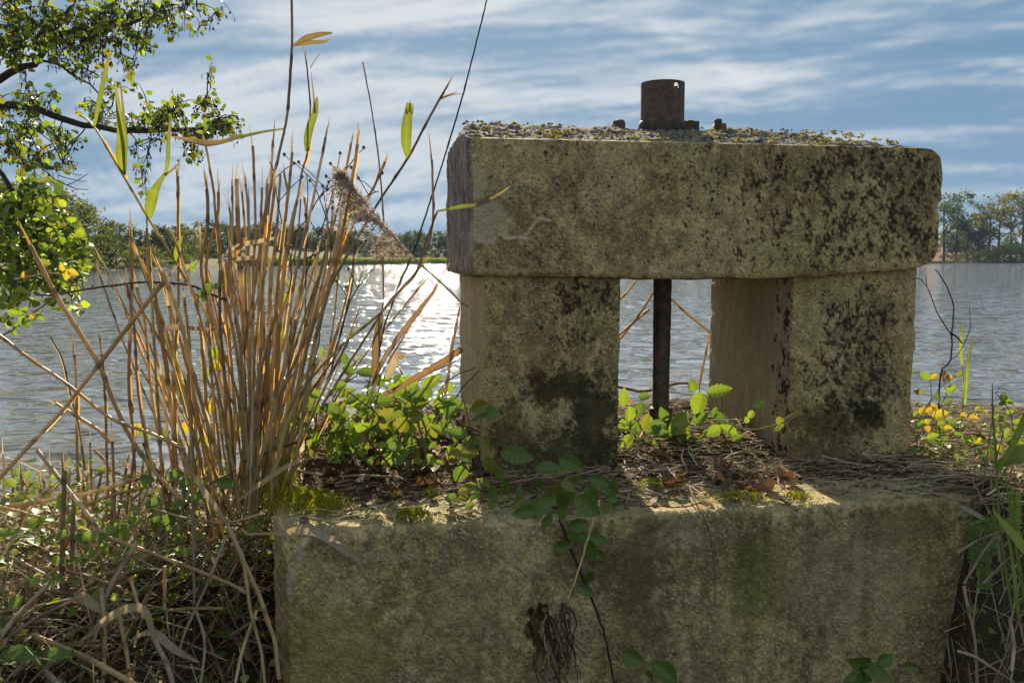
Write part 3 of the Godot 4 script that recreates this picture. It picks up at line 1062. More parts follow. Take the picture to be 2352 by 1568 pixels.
func far_trees() -> void:
	var green := [Color(0.065, 0.10, 0.032), Color(0.13, 0.165, 0.045)]
	var olive := [Color(0.10, 0.125, 0.035), Color(0.19, 0.205, 0.05)]
	var gold := [Color(0.13, 0.145, 0.036), Color(0.27, 0.225, 0.045)]
	var dull := [Color(0.045, 0.060, 0.030), Color(0.080, 0.092, 0.042)]
	var kinds := {}
	var spec := {
		"round": [1.0, 0.95, 0.03, 60, 44, 0.062, green], "olive": [1.0, 1.05, 0.03, 60, 46, 0.055, olive], "airy": [1.0, 0.66, 0.30, 34, 26, 0.05, dull],
		"poplar": [1.0, 0.52, 0.30, 34, 34, 0.036, green], "golden": [1.0, 0.60, 0.34, 34, 34, 0.036, gold], "dull": [1.0, 0.9, 0.03, 60, 44, 0.062, dull],
		"shrub": [1.0, 2.2, 0.0, 30, 36, 0.13, olive], "bare": [1.0, 0.6, 0.4, 12, 8, 0.04, dull],
	}
	for k in spec:
		var s: Array = spec[k]
		for v in 2:
			var cm := crown_mesh(s[0], s[1], s[2], s[3], s[4], s[5], s[6][0], s[6][1], 50 + v * 7 + k.length() * 13)
			var tm := trunk_mesh(0.95, s[1], 0.022 if k != "shrub" else 0.03, 9, maxf(s[2], 0.2), 80 + v + k.length())
			kinds["%s%d" % [k, v]] = [cm, tm]
	# [u of the trunk, v of the top, how far, width factor, kind, label]
	var rows := [
		[105, 436, 74.0, 1.0, "olive0", "large rounded olive green tree behind the alder leaves at the lake's left end"],
		[30, 420, 78.0, 0.9, "olive1", "olive tree mostly hidden behind the bright alder bush"],
		[176, 470, 80.0, 1.0, "olive1", "small yellow olive shrub tree leaning out over the water beside the alder bush"],
		[226, 500, 92.0, 1.1, "dull0", "dark thin-crowned tree next to the yellow olive shrub tree on the left shore"],
		[262, 518, 100.0, 0.9, "airy0", "first airy dark tree with a bare stem on the left shore"],
		[283, 512, 104.0, 1.0, "airy1", "airy tree with a flat-topped crown above the left shore scrub"],
		[312, 528, 110.0, 1.0, "dull1", "low dull green tree in the left shore scrub"],
		[340, 530, 116.0, 1.0, "bare0", "bare slender tree rising from the left shore scrub"],
		[366, 520, 122.0, 1.1, "dull0", "dull round tree where the left shore turns away"],
		[398, 512, 150.0, 1.0, "round0", "dark crown behind the upright green reed stem"],
		[432, 528, 145.0, 1.1, "olive0", "pale olive willow-like tree at the end of the grassy strip"],
		[478, 510, 185.0, 1.1, "round1", "taller dark green tree at the left end of the far treeline"],
		[520, 516, 195.0, 1.2, "dull1", "dark tree behind the left end of the bright grass strip"],
		[250, 560, 93.0, 1.6, "shrub0", "dark shrub at the water's edge under the left shore trees"],
		[330, 570, 106.0, 1.5, "shrub1", "low scrub under the bare slender tree on the left shore"],
		[400, 578, 128.0, 1.4, "shrub0", "low scrub left of the bright grass strip"],
		[495, 583, 178.0, 1.2, "shrub1", "pale green bush at the start of the bright grass strip"],
	]
	var i := 0
	for q in rows:
		far_tree(q[0], q[1], q[2], q[3], q[4], q[5], "trees on the left shore", kinds)
	for k in 24:
		var u := 548.0 + k * 23.5 + rnd(-6, 6)
		var top := lerpf(517.0, 537.0, ss(548, 900, u)) + rnd(-7, 7) - 8.0 * ss(960, 1010, u)
		far_tree(u, top, 238.0 + rnd(0, 18), rnd(0.85, 1.15), ["round0", "dull0", "round1", "dull1", "poplar0"][k % 5], "dark green tree in the far treeline behind the bright grass strip", "trees of the far treeline", kinds)
	for k in 30:
		var u := 1105.0 + k * 35.0 + rnd(-9, 9)
		far_tree(u, 530.0 + rnd(-12, 10) - 40.0 * ss(1800, 2100, u), 262.0 + rnd(0, 16), rnd(0.85, 1.15), ["round0", "dull0", "olive1", "dull1", "poplar0"][k % 5], "tree of the far shore hidden behind the concrete beam", "trees behind the beam", kinds)
	var east := [
		[2176, 442, 268.0, 1.0, "poplar0", "tall dark poplar-like tree just right of the concrete beam's worn end"],
		[2204, 436, 272.0, 0.95, "poplar1", "second tall dark tree beside the concrete beam, with a clear double stem"],
		[2228, 492, 276.0, 1.2, "dull0", "low dark tree in the dip between the tall trees of the right shore"],
		[2252, 490, 274.0, 1.1, "golden1", "low yellowing tree in the dip of the right shore trees"],
		[2276, 462, 270.0, 1.0, "golden0", "yellow-leaved tree left of the tallest golden tree on the right shore"],
		[2302, 440, 268.0, 1.0, "golden1", "tallest golden tree on the right shore with a bare leaning stem"],
		[2330, 446, 270.0, 1.0, "golden0", "golden tree second from the photo's right edge"],
		[2356, 436, 268.0, 1.0, "golden1", "golden tree cut by the photo's right edge"],
		[2232, 545, 300.0, 1.1, "dull1", "dark understorey tree behind the yellowing low tree"],
		[2318, 548, 300.0, 1.1, "round1", "dark understorey tree behind the tallest golden tree"],
		[2185, 584, 257.0, 1.4, "shrub0", "low grey-green bank shrub nearest the concrete beam"],
		[2230, 577, 257.0, 1.2, "shrub1", "straw-green bank shrub below the yellowing low tree"],
		[2272, 574, 257.0, 1.2, "shrub0", "middle bank shrub of the right shore"],
		[2310, 566, 257.0, 1.3, "shrub1", "larger rounded bank shrub of the right shore"],
		[2348, 561, 257.0, 1.4, "shrub0", "largest bank shrub at the photo's right edge"],
		[2400, 440, 268.0, 1.0, "poplar0", ""], [2440, 450, 268.0, 1.0, "golden0", ""], [2490, 470, 268.0, 1.1, "round0", ""],
	]
	for q in east:
		far_tree(q[0], q[1], q[2], q[3], q[4], q[5] if q[5] else "tree of the right shore beyond the photo's edge", "trees on the right shore", kinds)
	# pale building among the right shore trees
	var b := at(2196, 560, 316.0)
	var t := thing("boathouse", "small pale flat-roofed building among the trees of the right shore", "building", Vector3(b.x, 4.6, b.z))
	var m := Mesher.new()
	bx(m, Vector3(-4.5, 0, -3), Vector3(4.5, 3.6, 3), Color(0.42, 0.40, 0.36))
	obj("wall", m.done(), M.soil, t)
	m = Mesher.new()
	bx(m, Vector3(-5.2, 3.6, -3.6), Vector3(5.2, 4.6, 3.6), Color(0.72, 0.66, 0.62))
	obj("roof", m.done(), M.soil, t)
	m = Mesher.new()
	bx(m, Vector3(-2.5, 1.2, 3.0), Vector3(1.5, 2.6, 3.05), Color(0.08, 0.09, 0.10))
	obj("window", m.done(), M.soil, t)
	# grass strip along the far shore
	m = Mesher.new()
	for k in 26000:
		var q: Array = far_point(rnd(0.0, 1.0))
		var off := rnd(-1.6, 7.0)
		var p := Vector3(q[0] + q[2] * off, 0.0, -(q[1] + q[3] * off))
		var hh := rnd(0.7, 1.5)
		var a := rnd(0, TAU)
		var w := Vector3(cos(a), 0, sin(a)) * rnd(0.10, 0.22)
		var c := Color(0.17, 0.24, 0.045).lerp(Color(0.25, 0.28, 0.07), rng.randf())
		m.quad(p - w, p + Vector3(rnd(-0.15, 0.15), hh, 0), p + Vector3(rnd(-0.15, 0.15), hh, 0) + w * 0.2, p + w, c)
	tag(obj("shore_grass", m.done(), M.far_leaf), "bright green strip of reeds and grass along the far shore", "grass", "", "stuff")

func far_point(f: float) -> Array:
	if shore_kept.is_empty():
		shore_kept = shore_line()
	var l := shore_kept
	var a := lerpf(66.0, 112.0, f)
	var i := int(a)
	var out := []
	for w in 4:
		out.append(lerpf(l[i][w], l[i + 1][w], a - i))
	return out

func bx(m: Mesher, lo: Vector3, hi: Vector3, c: Color) -> void:
	var a := lo
	var b := hi
	m.quad(Vector3(a.x, a.y, b.z), Vector3(a.x, b.y, b.z), Vector3(b.x, b.y, b.z), Vector3(b.x, a.y, b.z), c)
	m.quad(Vector3(b.x, a.y, a.z), Vector3(b.x, b.y, a.z), Vector3(a.x, b.y, a.z), Vector3(a.x, a.y, a.z), c)
	m.quad(Vector3(a.x, a.y, a.z), Vector3(a.x, b.y, a.z), Vector3(a.x, b.y, b.z), Vector3(a.x, a.y, b.z), c)
	m.quad(Vector3(b.x, a.y, b.z), Vector3(b.x, b.y, b.z), Vector3(b.x, b.y, a.z), Vector3(b.x, a.y, a.z), c)
	m.quad(Vector3(a.x, b.y, b.z), Vector3(a.x, b.y, a.z), Vector3(b.x, b.y, a.z), Vector3(b.x, b.y, b.z), c)
	m.quad(Vector3(a.x, a.y, a.z), Vector3(a.x, a.y, b.z), Vector3(b.x, a.y, b.z), Vector3(b.x, a.y, a.z), c)

func far_tree(u: float, top: float, d: float, wide: float, kind: String, label: String, group: String, kinds: Dictionary) -> void:
	var p := at(u, top, d)
	var base := 0.5
	var h := p.y - base
	var t := thing("far_shrub" if kind.begins_with("shrub") else "far_tree", label, "shrub" if kind.begins_with("shrub") else "tree", Vector3(p.x, base, p.z), group)
	t.rotation.y = rnd(0, TAU)
	t.scale = Vector3(h * wide, h, h * wide)
	obj("trunk", kinds[kind][1], M.bark, t)
	obj("crown", kinds[kind][0], M.far_leaf, t)

# ---------------------------------------------------------------- the alder that leans in from the left
func grow(label: String, called: String, limbs: Array, blobs: Array, tones: Array, size: float, cones: float, per_twig: float, limit: int, more: float) -> void:
	var t := thing(called, label, "tree")
	var nodes := []
	for l in limbs:          # [points, radius at the start, at the end]
		var pts := curve(l[0], 0.12)
		var rad := []
		var cols := []
		for i in pts.size():
			pts[i] += Vector3(na.get_noise_1d(i * 0.31 + l[1] * 90.0), na.get_noise_1d(i * 0.37 + 50.0), 0) * 0.05
			rad.append(lerpf(l[1], l[2], pow(float(i) / (pts.size() - 1), 0.8)))
			var k := rnd(0.8, 1.2)
			cols.append(Color(0.060 * k, 0.052 * k, 0.046 * k))
			if rad[i] < 0.045:
				nodes.append(pts[i])
		var m := Mesher.new()
		m.tube(pts, rad, 8, cols)
		obj("trunk" if l[1] > 0.1 else "limb", m.done(), M.bark, t)
	var targets := []
	for b in blobs:          # [u, v, half width, half height, leaves, distance]
		for k in int(b[4] * more / per_twig) + 1:
			var f := Vector2(rng.randfn(), rng.randfn()) * 0.55
			targets.append(at(b[0] + f.x * b[2], b[1] + f.y * b[3], b[5] + rng.randfn() * 0.30))
	var tw := Mesher.new()
	var few := Mesher.new()
	var fruit := Mesher.new()
	var leaves := []
	var order := []
	for p in targets:
		var best := 1e9
		for n in nodes:
			best = minf(best, p.distance_squared_to(n))
		order.append([best, p])
	order.sort_custom(func(a, b): return a[0] < b[0])
	var wood := Color(0.050, 0.043, 0.040)
	for o in order:
		var p: Vector3 = o[1]
		var best := 1e9
		var from: Vector3 = nodes[0]
		for n in nodes:
			var e: float = p.distance_squared_to(n)
			if e < best:
				best = e
				from = n
		var l := from.distance_to(p)
		if l < 0.05:
			continue
		var mid := from.lerp(p, 0.5) + Vector3(rnd(-0.1, 0.1), rnd(-0.02, 0.18), rnd(-0.1, 0.1)) * l
		var line := curve([from, mid, p, p + (p - mid).normalized() * 0.05 + Vector3(0, -0.02, 0)], 0.06)
		var rad := []
		var cols := []
		for i in line.size():
			line[i] += jit(0.006)
			rad.append(lerpf(0.0045 + 0.003 * minf(l, 1.0), 0.0016, float(i) / (line.size() - 1)))
			cols.append(wood)
			if i % 2 == 0:
				nodes.append(line[i])
		tw.tube(line, rad, 4, cols, false)
		var k := int(per_twig * rnd(0.7, 1.3))
		for j in k:
			var f := rnd(0.25, 1.0)
			var q: Vector3 = line[mini(int(f * line.size()), line.size() - 1)]
			var dir := Vector3(rng.randfn(), rng.randfn() * 0.6 - 0.35, rng.randfn()).normalized()
			leaves.append([q + dir * 0.015, dir, Vector3(rng.randfn() * 0.6, rng.randfn() * 0.6 + 0.35, rng.randfn()).normalized(), size * rnd(0.6, 1.15), tones[rng.randi() % tones.size()]])
		for j in int(cones * rnd(0.3, 1.7)):
			var q: Vector3 = line[rng.randi() % line.size()]
			var s := Vector3(rnd(-0.04, 0.04), rnd(-0.06, 0.01), rnd(-0.04, 0.04))
			tw.tube([q, q + s], [0.0012, 0.001], 3, [wood, wood], false)
			var e := q + s
			var cat := rng.randf() < 0.45
			var dn := Vector3(rnd(-0.3, 0.3), -1, rnd(-0.3, 0.3)).normalized() * (0.034 if cat else 0.017)
			var fr := 0.003 if cat else 0.0065
			var fc := Color(0.05, 0.04, 0.028) if not cat else Color(0.075, 0.065, 0.03)
			fruit.tube([e, e + dn * 0.2, e + dn * 0.7, e + dn], [fr * 0.5, fr, fr * 0.95, fr * 0.35], 5, [fc, fc, fc, fc])
	obj("twigs", tw.done(), M.bark, t).set_meta("kind", "stuff")
	if fruit.v.size():
		obj("cones", fruit.done(), M.bark, t).set_meta("kind", "stuff")
	var made := 0
	var lin := {"bright": Color(0.33, 0.41, 0.045), "green": Color(0.19, 0.26, 0.035), "olive": Color(0.20, 0.20, 0.04), "gold": Color(0.50, 0.33, 0.05), "deep": Color(0.085, 0.13, 0.04), "yellow": Color(0.55, 0.44, 0.05), "rust": Color(0.34, 0.13, 0.035)}
	for q in leaves:
		var e: Vector3 = q[0] - Vector3(0, EYE, 0)
		var seen: bool = absf(e.x / e.z) < 0.60 and e.z < -1.0
		if seen and made < limit and rng.randf() < 0.6:
			add_leaf(t, "alder", q[0], q[1], q[2], q[3], q[4])
			made += 1
		else:
			leaf_into(few, q[0], q[1], q[2], q[3], lin[q[4]] * rnd(0.8, 1.15))
	obj("foliage", few.done(), M.leaf, t).set_meta("kind", "stuff")

func alder() -> void:
	var d := 6.5
	var root := Vector3(-5.3, 0.3, -6.7)
	var fork := Vector3(-5.0, 2.0, -6.6)
	var l1 := [fork] + view_line([-110, 240, 0, 185, 70, 150, 100, 105, 130, 80, 190, 70, 260, 60, 340, 30], d, d)
	var l2 := [fork] + view_line([-140, 250, 0, 240, 60, 248, 110, 265, 220, 293, 290, 303, 340, 295, 400, 290, 470, 292, 520, 285], d, d)
	var limbs := [
		[[root, root.lerp(fork, 0.5) + Vector3(-0.08, 0, 0), fork, Vector3(-4.7, 3.6, -6.6), Vector3(-4.5, 5.2, -6.7)], 0.16, 0.06],
		[l1, 0.050, 0.010], [l2, 0.050, 0.010],
		[view_line([285, 303, 350, 307, 405, 298], d, d - 0.1), 0.012, 0.006],
		[view_line([72, 140, 115, 145, 165, 165, 224, 217, 250, 260], d, d), 0.012, 0.004],
		[[Vector3(-4.7, 3.4, -6.6)] + view_line([-60, -60, 60, -20, 160, 0, 300, -15, 430, 0], d, d), 0.04, 0.008],
		[view_line([20, 330, 62, 342, 105, 388, 148, 428, 178, 438, 200, 440], d - 0.2, d - 0.2), 0.007, 0.003],
		[view_line([105, 388, 150, 395, 180, 405, 190, 398], d - 0.2, d - 0.2), 0.005, 0.002],
		[view_line([148, 428, 175, 420, 200, 405, 205, 400], d - 0.2, d - 0.2), 0.004, 0.0018],
		[view_line([130, 405, 160, 412, 190, 420, 203, 418], d - 0.2, d - 0.2), 0.004, 0.0018],
	]
	var blobs := [
		[60, 50, 90, 55, 240, d], [170, 45, 90, 50, 210, d], [270, 40, 80, 45, 140, d], [360, 35, 60, 38, 70, d], [450, 30, 50, 32, 34, d], [20, 110, 40, 45, 80, d], [220, 95, 80, 28, 80, d],
		[140, 105, 60, 30, 60, d], [330, 80, 50, 25, 30, d], [300, 130, 50, 28, 22, d], [195, 165, 60, 30, 22, d], [280, 185, 50, 30, 14, d],
		[360, 262, 45, 22, 40, d], [400, 240, 45, 22, 26, d], [480, 225, 24, 30, 20, d], [485, 165, 14, 14, 7, d], [505, 280, 42, 18, 70, d], [450, 300, 50, 16, 60, d], [440, 345, 20, 18, 12, d],
		[395, 265, 40, 25, 30, d], [310, 270, 40, 20, 26, d], [320, 350, 18, 30, 14, d], [328, 415, 10, 22, 8, d], [250, 255, 35, 22, 20, d],
		[40, 225, 45, 20, 40, d], [110, 220, 45, 18, 16, d], [60, 285, 60, 25, 60, d], [140, 305, 35, 22, 20, d], [30, 335, 40, 30, 60, d], [90, 350, 40, 25, 36, d], [140, 365, 30, 18, 14, d], [200, 240, 25, 18, 10, d],
		[-60, 100, 60, 90, 60, d + 0.3], [-60, 300, 60, 90, 60, d + 0.3], [120, -60, 200, 40, 120, d], [400, -40, 120, 25, 40, d],
	]
	grow("alder with hanging cones and thinning green leaves reaching in over the reeds", "alder_tree", limbs, blobs, ["green", "olive", "deep", "olive", "green", "bright", "green"], 0.058, 7.0, 4.4, 300, 1.35)
	# lower, brighter bush beside the water
	d = 7.6
	var stem := Vector3(-5.4, 0.35, -7.8)
	limbs = [
		[[stem, Vector3(-5.0, 1.2, -7.7)] + view_line([-40, 385, 0, 405, 30, 450, 47, 495, 60, 530, 78, 590, 98, 640], d, d - 0.2), 0.045, 0.012],
		[[stem, Vector3(-5.0, 0.9, -7.7)] + view_line([-30, 600, 40, 560, 90, 540, 150, 520], d, d), 0.04, 0.008],
		[[stem] + view_line([-40, 640, 30, 625, 90, 610, 150, 600], d, d), 0.03, 0.008],
		[view_line([40, 480, 80, 450, 110, 430], d, d), 0.015, 0.006],
	]
	blobs = [
		[60, 470, 50, 38, 150, d], [120, 500, 50, 38, 150, d], [165, 550, 30, 40, 90, d], [160, 600, 34, 30, 90, d], [90, 560, 60, 40, 170, d], [30, 540, 40, 60, 170, d],
		[40, 620, 40, 35, 130, d], [110, 625, 45, 30, 110, d], [20, 455, 30, 45, 80, d], [150, 655, 28, 24, 44, d], [60, 670, 40, 20, 44, d], [175, 690, 12, 25, 16, d], [130, 690, 30, 16, 18, d],
		[20, 690, 20, 25, 24, d], [10, 735, 16, 16, 12, d], [-60, 560, 50, 110, 120, d], [80, 425, 35, 20, 40, d],
	]
	grow("bright yellow-green alder bush hanging over the water at the photo's left edge", "alder_bush", limbs, blobs, ["bright", "bright", "green", "green", "deep", "deep", "olive", "bright", "green"], 0.084, 0.8, 6.0, 300, 1.25)

# ---------------------------------------------------------------- reeds
const tone_word := {"tan": "straw-brown", "grey": "greyish", "green": "greenish", "dark": "dark brown"}

func reed_tones(kind: String) -> Array:
	return {
		"tan": [Color(0.55, 0.385, 0.18), Color(0.44, 0.295, 0.125), Color(0.63, 0.475, 0.26)],
		"green": [Color(0.42, 0.36, 0.10), Color(0.48, 0.41, 0.11), Color(0.36, 0.27, 0.10)],
		"dark": [Color(0.34, 0.24, 0.16), Color(0.40, 0.27, 0.16), Color(0.27, 0.195, 0.15)],
		"grey": [Color(0.44, 0.34, 0.22), Color(0.52, 0.42, 0.29), Color(0.36, 0.265, 0.165)],
		"rush": [Color(0.05, 0.085, 0.07), Color(0.06, 0.10, 0.08), Color(0.07, 0.09, 0.06)],
	}[kind]

func reed(label: String, pts: Array, r0: float, r1: float, tone: String, group := "", torn := true, called := "reed") -> Node3D:
	var base: Vector3 = pts[0]
	var t := thing(called, label, "reed", base, group)
	r0 *= 0.72
	r1 *= 0.72
	var line := curve(pts, 0.013)
	var k := line.size()
	var rad := []
	var cols := []
	var tones := reed_tones(tone)
	var col: Color = tones[0]
	var next := rnd(0.03, 0.12)
	var gone := 0.0
	var wide := 1.0
	for i in k:
		line[i] -= base
	for i in k:
		if i > 0:
			gone += line[i].distance_to(line[i - 1])
		var f := float(i) / (k - 1)
		var knot := 0.0
		if gone > next:
			next = gone + rnd(0.09, 0.2)
			col = tones[rng.randi() % 3] * rnd(0.8, 1.2)
			wide = rnd(0.9, 1.12)
			knot = 1.0
		line[i] += Vector3(0.0012 * na.get_noise_2d(i * 0.4, base.x * 50.0), 0, 0)
		rad.append(lerpf(r0, r1, f) * wide * (1.22 if knot > 0.0 else 1.0))
		cols.append((col * 0.5 if knot > 0.0 else col * (1.0 + 0.25 * nc.get_noise_2d(i * 1.7, base.x * 90.0))))
	var m := Mesher.new()
	m.tube(line, rad, 7, cols)
	obj("stem", m.done(), M.reed, t)
	if torn and k > 26:      # loose sheaths that wrap the stem
		for s in rng.randi_range(1, 3):
			m = Mesher.new()
			var i0 := rng.randi_range(2, k - 12)
			var n := rng.randi_range(6, mini(20, k - i0 - 1))
			var sp := []
			var sw := []
			var sc := []
			var off := Vector3(rnd(-1, 1), 0, rnd(-0.6, 1)).normalized() * r0 * 0.75
			var c := Color(0.72, 0.42, 0.13) * rnd(0.65, 1.15) if rng.randf() < 0.6 else Color(0.62, 0.50, 0.30) * rnd(0.7, 1.1)
			for e in n:
				sp.append(line[i0 + e] + off * (1.0 + 0.03 * e))
				sw.append(r0 * 2.4 * (1.0 - 0.045 * e))
				sc.append(c)
			m.blade(sp, sw, Vector3(off.x * 100.0, 0, 1.0 + off.z * 100.0), sc, -0.5)
			obj("sheath", m.done(), M.sheath, t)
	if torn:
		m = Mesher.new()
		var tip: Vector3 = line[k - 1]
		var d: Vector3 = (line[k - 1] - line[maxi(k - 3, 0)]).normalized()
		for s in rng.randi_range(1, 3):
			var l := rnd(0.015, 0.06)
			var e := d * l + jit(0.006)
			var o := jit(r1 * 0.5)
			m.blade([tip - d * 0.015 + o, tip + o + e * 0.5, tip + o + e], [r1 * 1.3, r1 * 0.9, r1 * 0.15], Vector3(rnd(-0.5, 0.5), 0, 1), [col * 0.9, col * 0.8, col * 0.6], 0.4)
		obj("torn_tip", m.done(), M.dry, t)
	return t

func reed_leaf(t: Node3D, uv: Array, d0: float, d1: float, w: Array, cols: Array, face := Vector3(0.15, 0.1, 1), twist := 0.0, material := "blade", called := "leaf") -> void:
	var pts := view_line(uv, d0, d1)
	var line := curve(pts, 0.012)
	var ww := []
	var cc := []
	for i in line.size():
		var f := float(i) / maxf(line.size() - 1, 1) 
		var a := f * (w.size() - 1)
		var j := mini(int(a), w.size() - 2)
		ww.append(lerpf(w[j], w[j + 1], a - j) * (1.0 + 0.05 * nc.get_noise_2d(i * 2.0, d0 * 30.0)))
		var b := f * (cols.size() - 1)
		var jj := mini(int(b), maxi(cols.size() - 2, 0))
		var c: Color = cols[jj].lerp(cols[mini(jj + 1, cols.size() - 1)], b - jj)
		cc.append(c * (1.0 + 0.3 * nb.get_noise_2d(i * 0.9, d0 * 20.0 + uv[0])))
		line[i] -= t.position
	var m := Mesher.new()
	m.blade(line, ww, face, cc, 0.3, twist)
	obj(called, m.done(), M[material], t)

func reeds() -> void:
	var px := 1.0 / F
	var lg := Color(0.17, 0.21, 0.025)
	var dg := Color(0.12, 0.15, 0.025)
	var bw := Color(0.15, 0.095, 0.06)
	var st := Color(0.42, 0.34, 0.22)
	# the long ones one can single out
	var t := reed("long reed leaning left with three green leaves high against the sky", view_line([585, 1130, 560, 1008, 540, 889, 494, 764, 461, 701, 405, 606, 341, 503, 280, 399, 216, 293, 183, 264], 1.95, 1.95), 0.0052, 0.0030, "green")
	reed_leaf(t, [216, 293, 222, 260, 236, 195, 245, 150, 254, 112], 1.95, 1.94, [0.004, 0.011, 0.011, 0.008, 0.003], [lg, dg, Color(0.25, 0.14, 0.07)])
	reed_leaf(t, [284, 402, 277, 360, 278, 310, 272, 250, 264, 185], 1.95, 1.92, [0.008, 0.021, 0.016, 0.010, 0.003], [lg, lg, Color(0.26, 0.20, 0.07)])
	reed_leaf(t, [286, 402, 288, 330, 284, 270, 276, 190], 1.95, 1.97, [0.006, 0.009, 0.006, 0.002], [dg, dg, bw])
	reed_leaf(t, [343, 501, 345, 475, 355, 440, 368, 415, 380, 398], 1.95, 1.92, [0.008, 0.024, 0.024, 0.014, 0.006], [lg, lg, dg])
	reed_leaf(t, [379, 402, 385, 370, 386, 330, 391, 280], 1.92, 1.90, [0.007, 0.009, 0.008, 0.006], [lg, dg, bw])
	reed_leaf(t, [379, 402, 395, 390, 414, 372], 1.92, 1.90, [0.006, 0.004, 0.002], [bw, bw])
	reed_leaf(t, [401, 603, 404, 585, 410, 562, 420, 540], 1.95, 1.93, [0.005, 0.013, 0.010, 0.002], [lg, lg, bw])
	t = reed("tallest reed stem running out of the photo's top with one withered brown leaf", view_line([565, 1140, 560, 1050, 552, 900, 566, 760, 590, 620, 607, 494, 640, 355, 653, 297, 660, 257, 670, 105, 669, 0, 664, -60], 2.02, 1.95), 0.0056, 0.0038, "dark", "", false)
	reed_leaf(t, [673, 105, 700, 90, 735, 80, 763, 76], 1.955, 1.93, [0.004, 0.016, 0.013, 0.004], [Color(0.18, 0.10, 0.06), bw, Color(0.15, 0.09, 0.06)], Vector3(0, 0.3, 1))
	reed_leaf(t, [676, 105, 712, 97, 744, 96, 756, 90], 1.955, 1.95, [0.003, 0.009, 0.007, 0.002], [Color(0.14, 0.08, 0.05), bw], Vector3(0, -0.3, 1))
	reed_leaf(t, [652, 296, 610, 302, 574, 310, 540, 318, 505, 328, 470, 331, 440, 324, 395, 314], 1.955, 1.80, [0.003, 0.006, 0.008, 0.010, 0.014, 0.022, 0.014, 0.003], [dg, dg, dg, Color(0.30, 0.16, 0.07), Color(0.30, 0.17, 0.09), st], Vector3(0, 0.35, 1), 0.4)
	t = reed("reed with a single narrow green leaf left of the tall stem's lean", view_line([590, 1120, 605, 900, 640, 700, 672, 520, 693, 395, 707, 346, 712, 247, 708, 190, 703, 140], 2.1, 2.0), 0.0050, 0.0022, "dark")
	reed_leaf(t, [706, 347, 706, 320, 714, 285, 723, 260, 728, 222], 2.0, 1.98, [0.010, 0.017, 0.017, 0.013, 0.003], [lg, dg, dg, bw])
	reed_leaf(t, [723, 260, 721, 235, 719, 210, 714, 165], 1.98, 1.98, [0.005, 0.004, 0.002, 0.001], [bw, bw])
	reed_leaf(t, [712, 157, 722, 140, 736, 121], 2.0, 1.98, [0.003, 0.002, 0.001], [bw, bw])
	reed("thin dead reed stalk standing apart with a cut tip left of the seed head", view_line([862, 860, 868, 780, 880, 690, 879, 600, 881, 517, 871, 379, 854, 257, 843, 195, 833, 142], 2.2, 2.1), 0.0034, 0.0024, "dark", "", false)
	t = reed("strong reed leaning right with a forked dry tip and tattered green leaf", view_line([600, 1120, 640, 930, 690, 800, 745, 680, 838, 517, 871, 461, 937, 362, 975, 290, 1019, 211], 2.0, 1.95), 0.0056, 0.0034, "dark")
	reed_leaf(t, [937, 362, 933, 330, 934, 290, 938, 258, 940, 236], 1.955, 1.94, [0.009, 0.022, 0.024, 0.020, 0.012], [lg, lg, dg, dg], Vector3(0.1, 0, 1))
	for q in [[934, 262, 932, 245], [940, 258, 941, 228], [946, 262, 949, 240]]:
		reed_leaf(t, [q[0], q[1], (q[0] + q[2]) * 0.5 + 1.0, (q[1] + q[3]) * 0.5, q[2], q[3]], 1.94, 1.94, [0.005, 0.003, 0.001], [dg, bw])
	reed_leaf(t, [1010, 226, 1035, 216, 1052, 209], 1.95, 1.94, [0.004, 0.003, 0.001], [bw, bw])
	reed_leaf(t, [1010, 228, 1040, 217, 1067, 216], 1.95, 1.94, [0.004, 0.003, 0.001], [bw, bw])
	reed_leaf(t, [1015, 220, 1024, 203, 1033, 186], 1.95, 1.94, [0.004, 0.003, 0.001], [bw, bw])
	reed("thin blue-green rush stem slanting past the beam's left end out of the photo", view_line([866, 850, 880, 760, 904, 689, 917, 653, 950, 576, 970, 517, 999, 428, 1030, 330, 1065, 211, 1118, 0, 1135, -70], 2.15, 1.85), 0.0034, 0.0021, "rush", "", false, "rush")
	t = reed("reed beside the beam's left end whose leaf crosses the concrete face", view_line([740, 930, 830, 790, 897, 689, 943, 643, 963, 607, 979, 552, 1003, 488], 2.0, 1.72), 0.0042, 0.0030, "dark", "", false)
	reed_leaf(t, [1002, 486, 1032, 480, 1062, 475, 1085, 473, 1110, 466, 1140, 450, 1172, 428], 1.72, 1.66, [0.004, 0.006, 0.010, 0.009, 0.008, 0.005, 0.001], [dg, lg, lg, bw, bw, st], Vector3(0, 0.5, 1))
	reed("broken upright reed tip just left of the beam's end", view_line([985, 560, 995, 500, 994, 440, 992, 366], 1.75, 1.74), 0.0034, 0.0030, "dark")
	seed_head(reed("bent reed carrying a feathery grey seed head towards the beam", view_line([1075, 705, 1053, 687, 1010, 646, 965, 606, 925, 568, 893, 530, 860, 495, 830, 455, 800, 415], 1.85, 1.80), 0.0030, 0.0012, "dark", "", false))
	reed("thick tan reed leaning right below the seed head", view_line([610, 1100, 650, 930, 700, 800, 760, 640, 818, 501, 848, 452, 884, 371], 2.1, 2.05), 0.0052, 0.0046, "tan")
	reed("green-brown reed leaning far right across the glittering water", view_line([600, 1130, 655, 953, 721, 861, 787, 791, 873, 719, 930, 655, 962, 617], 1.9, 1.85), 0.0046, 0.0034, "green")
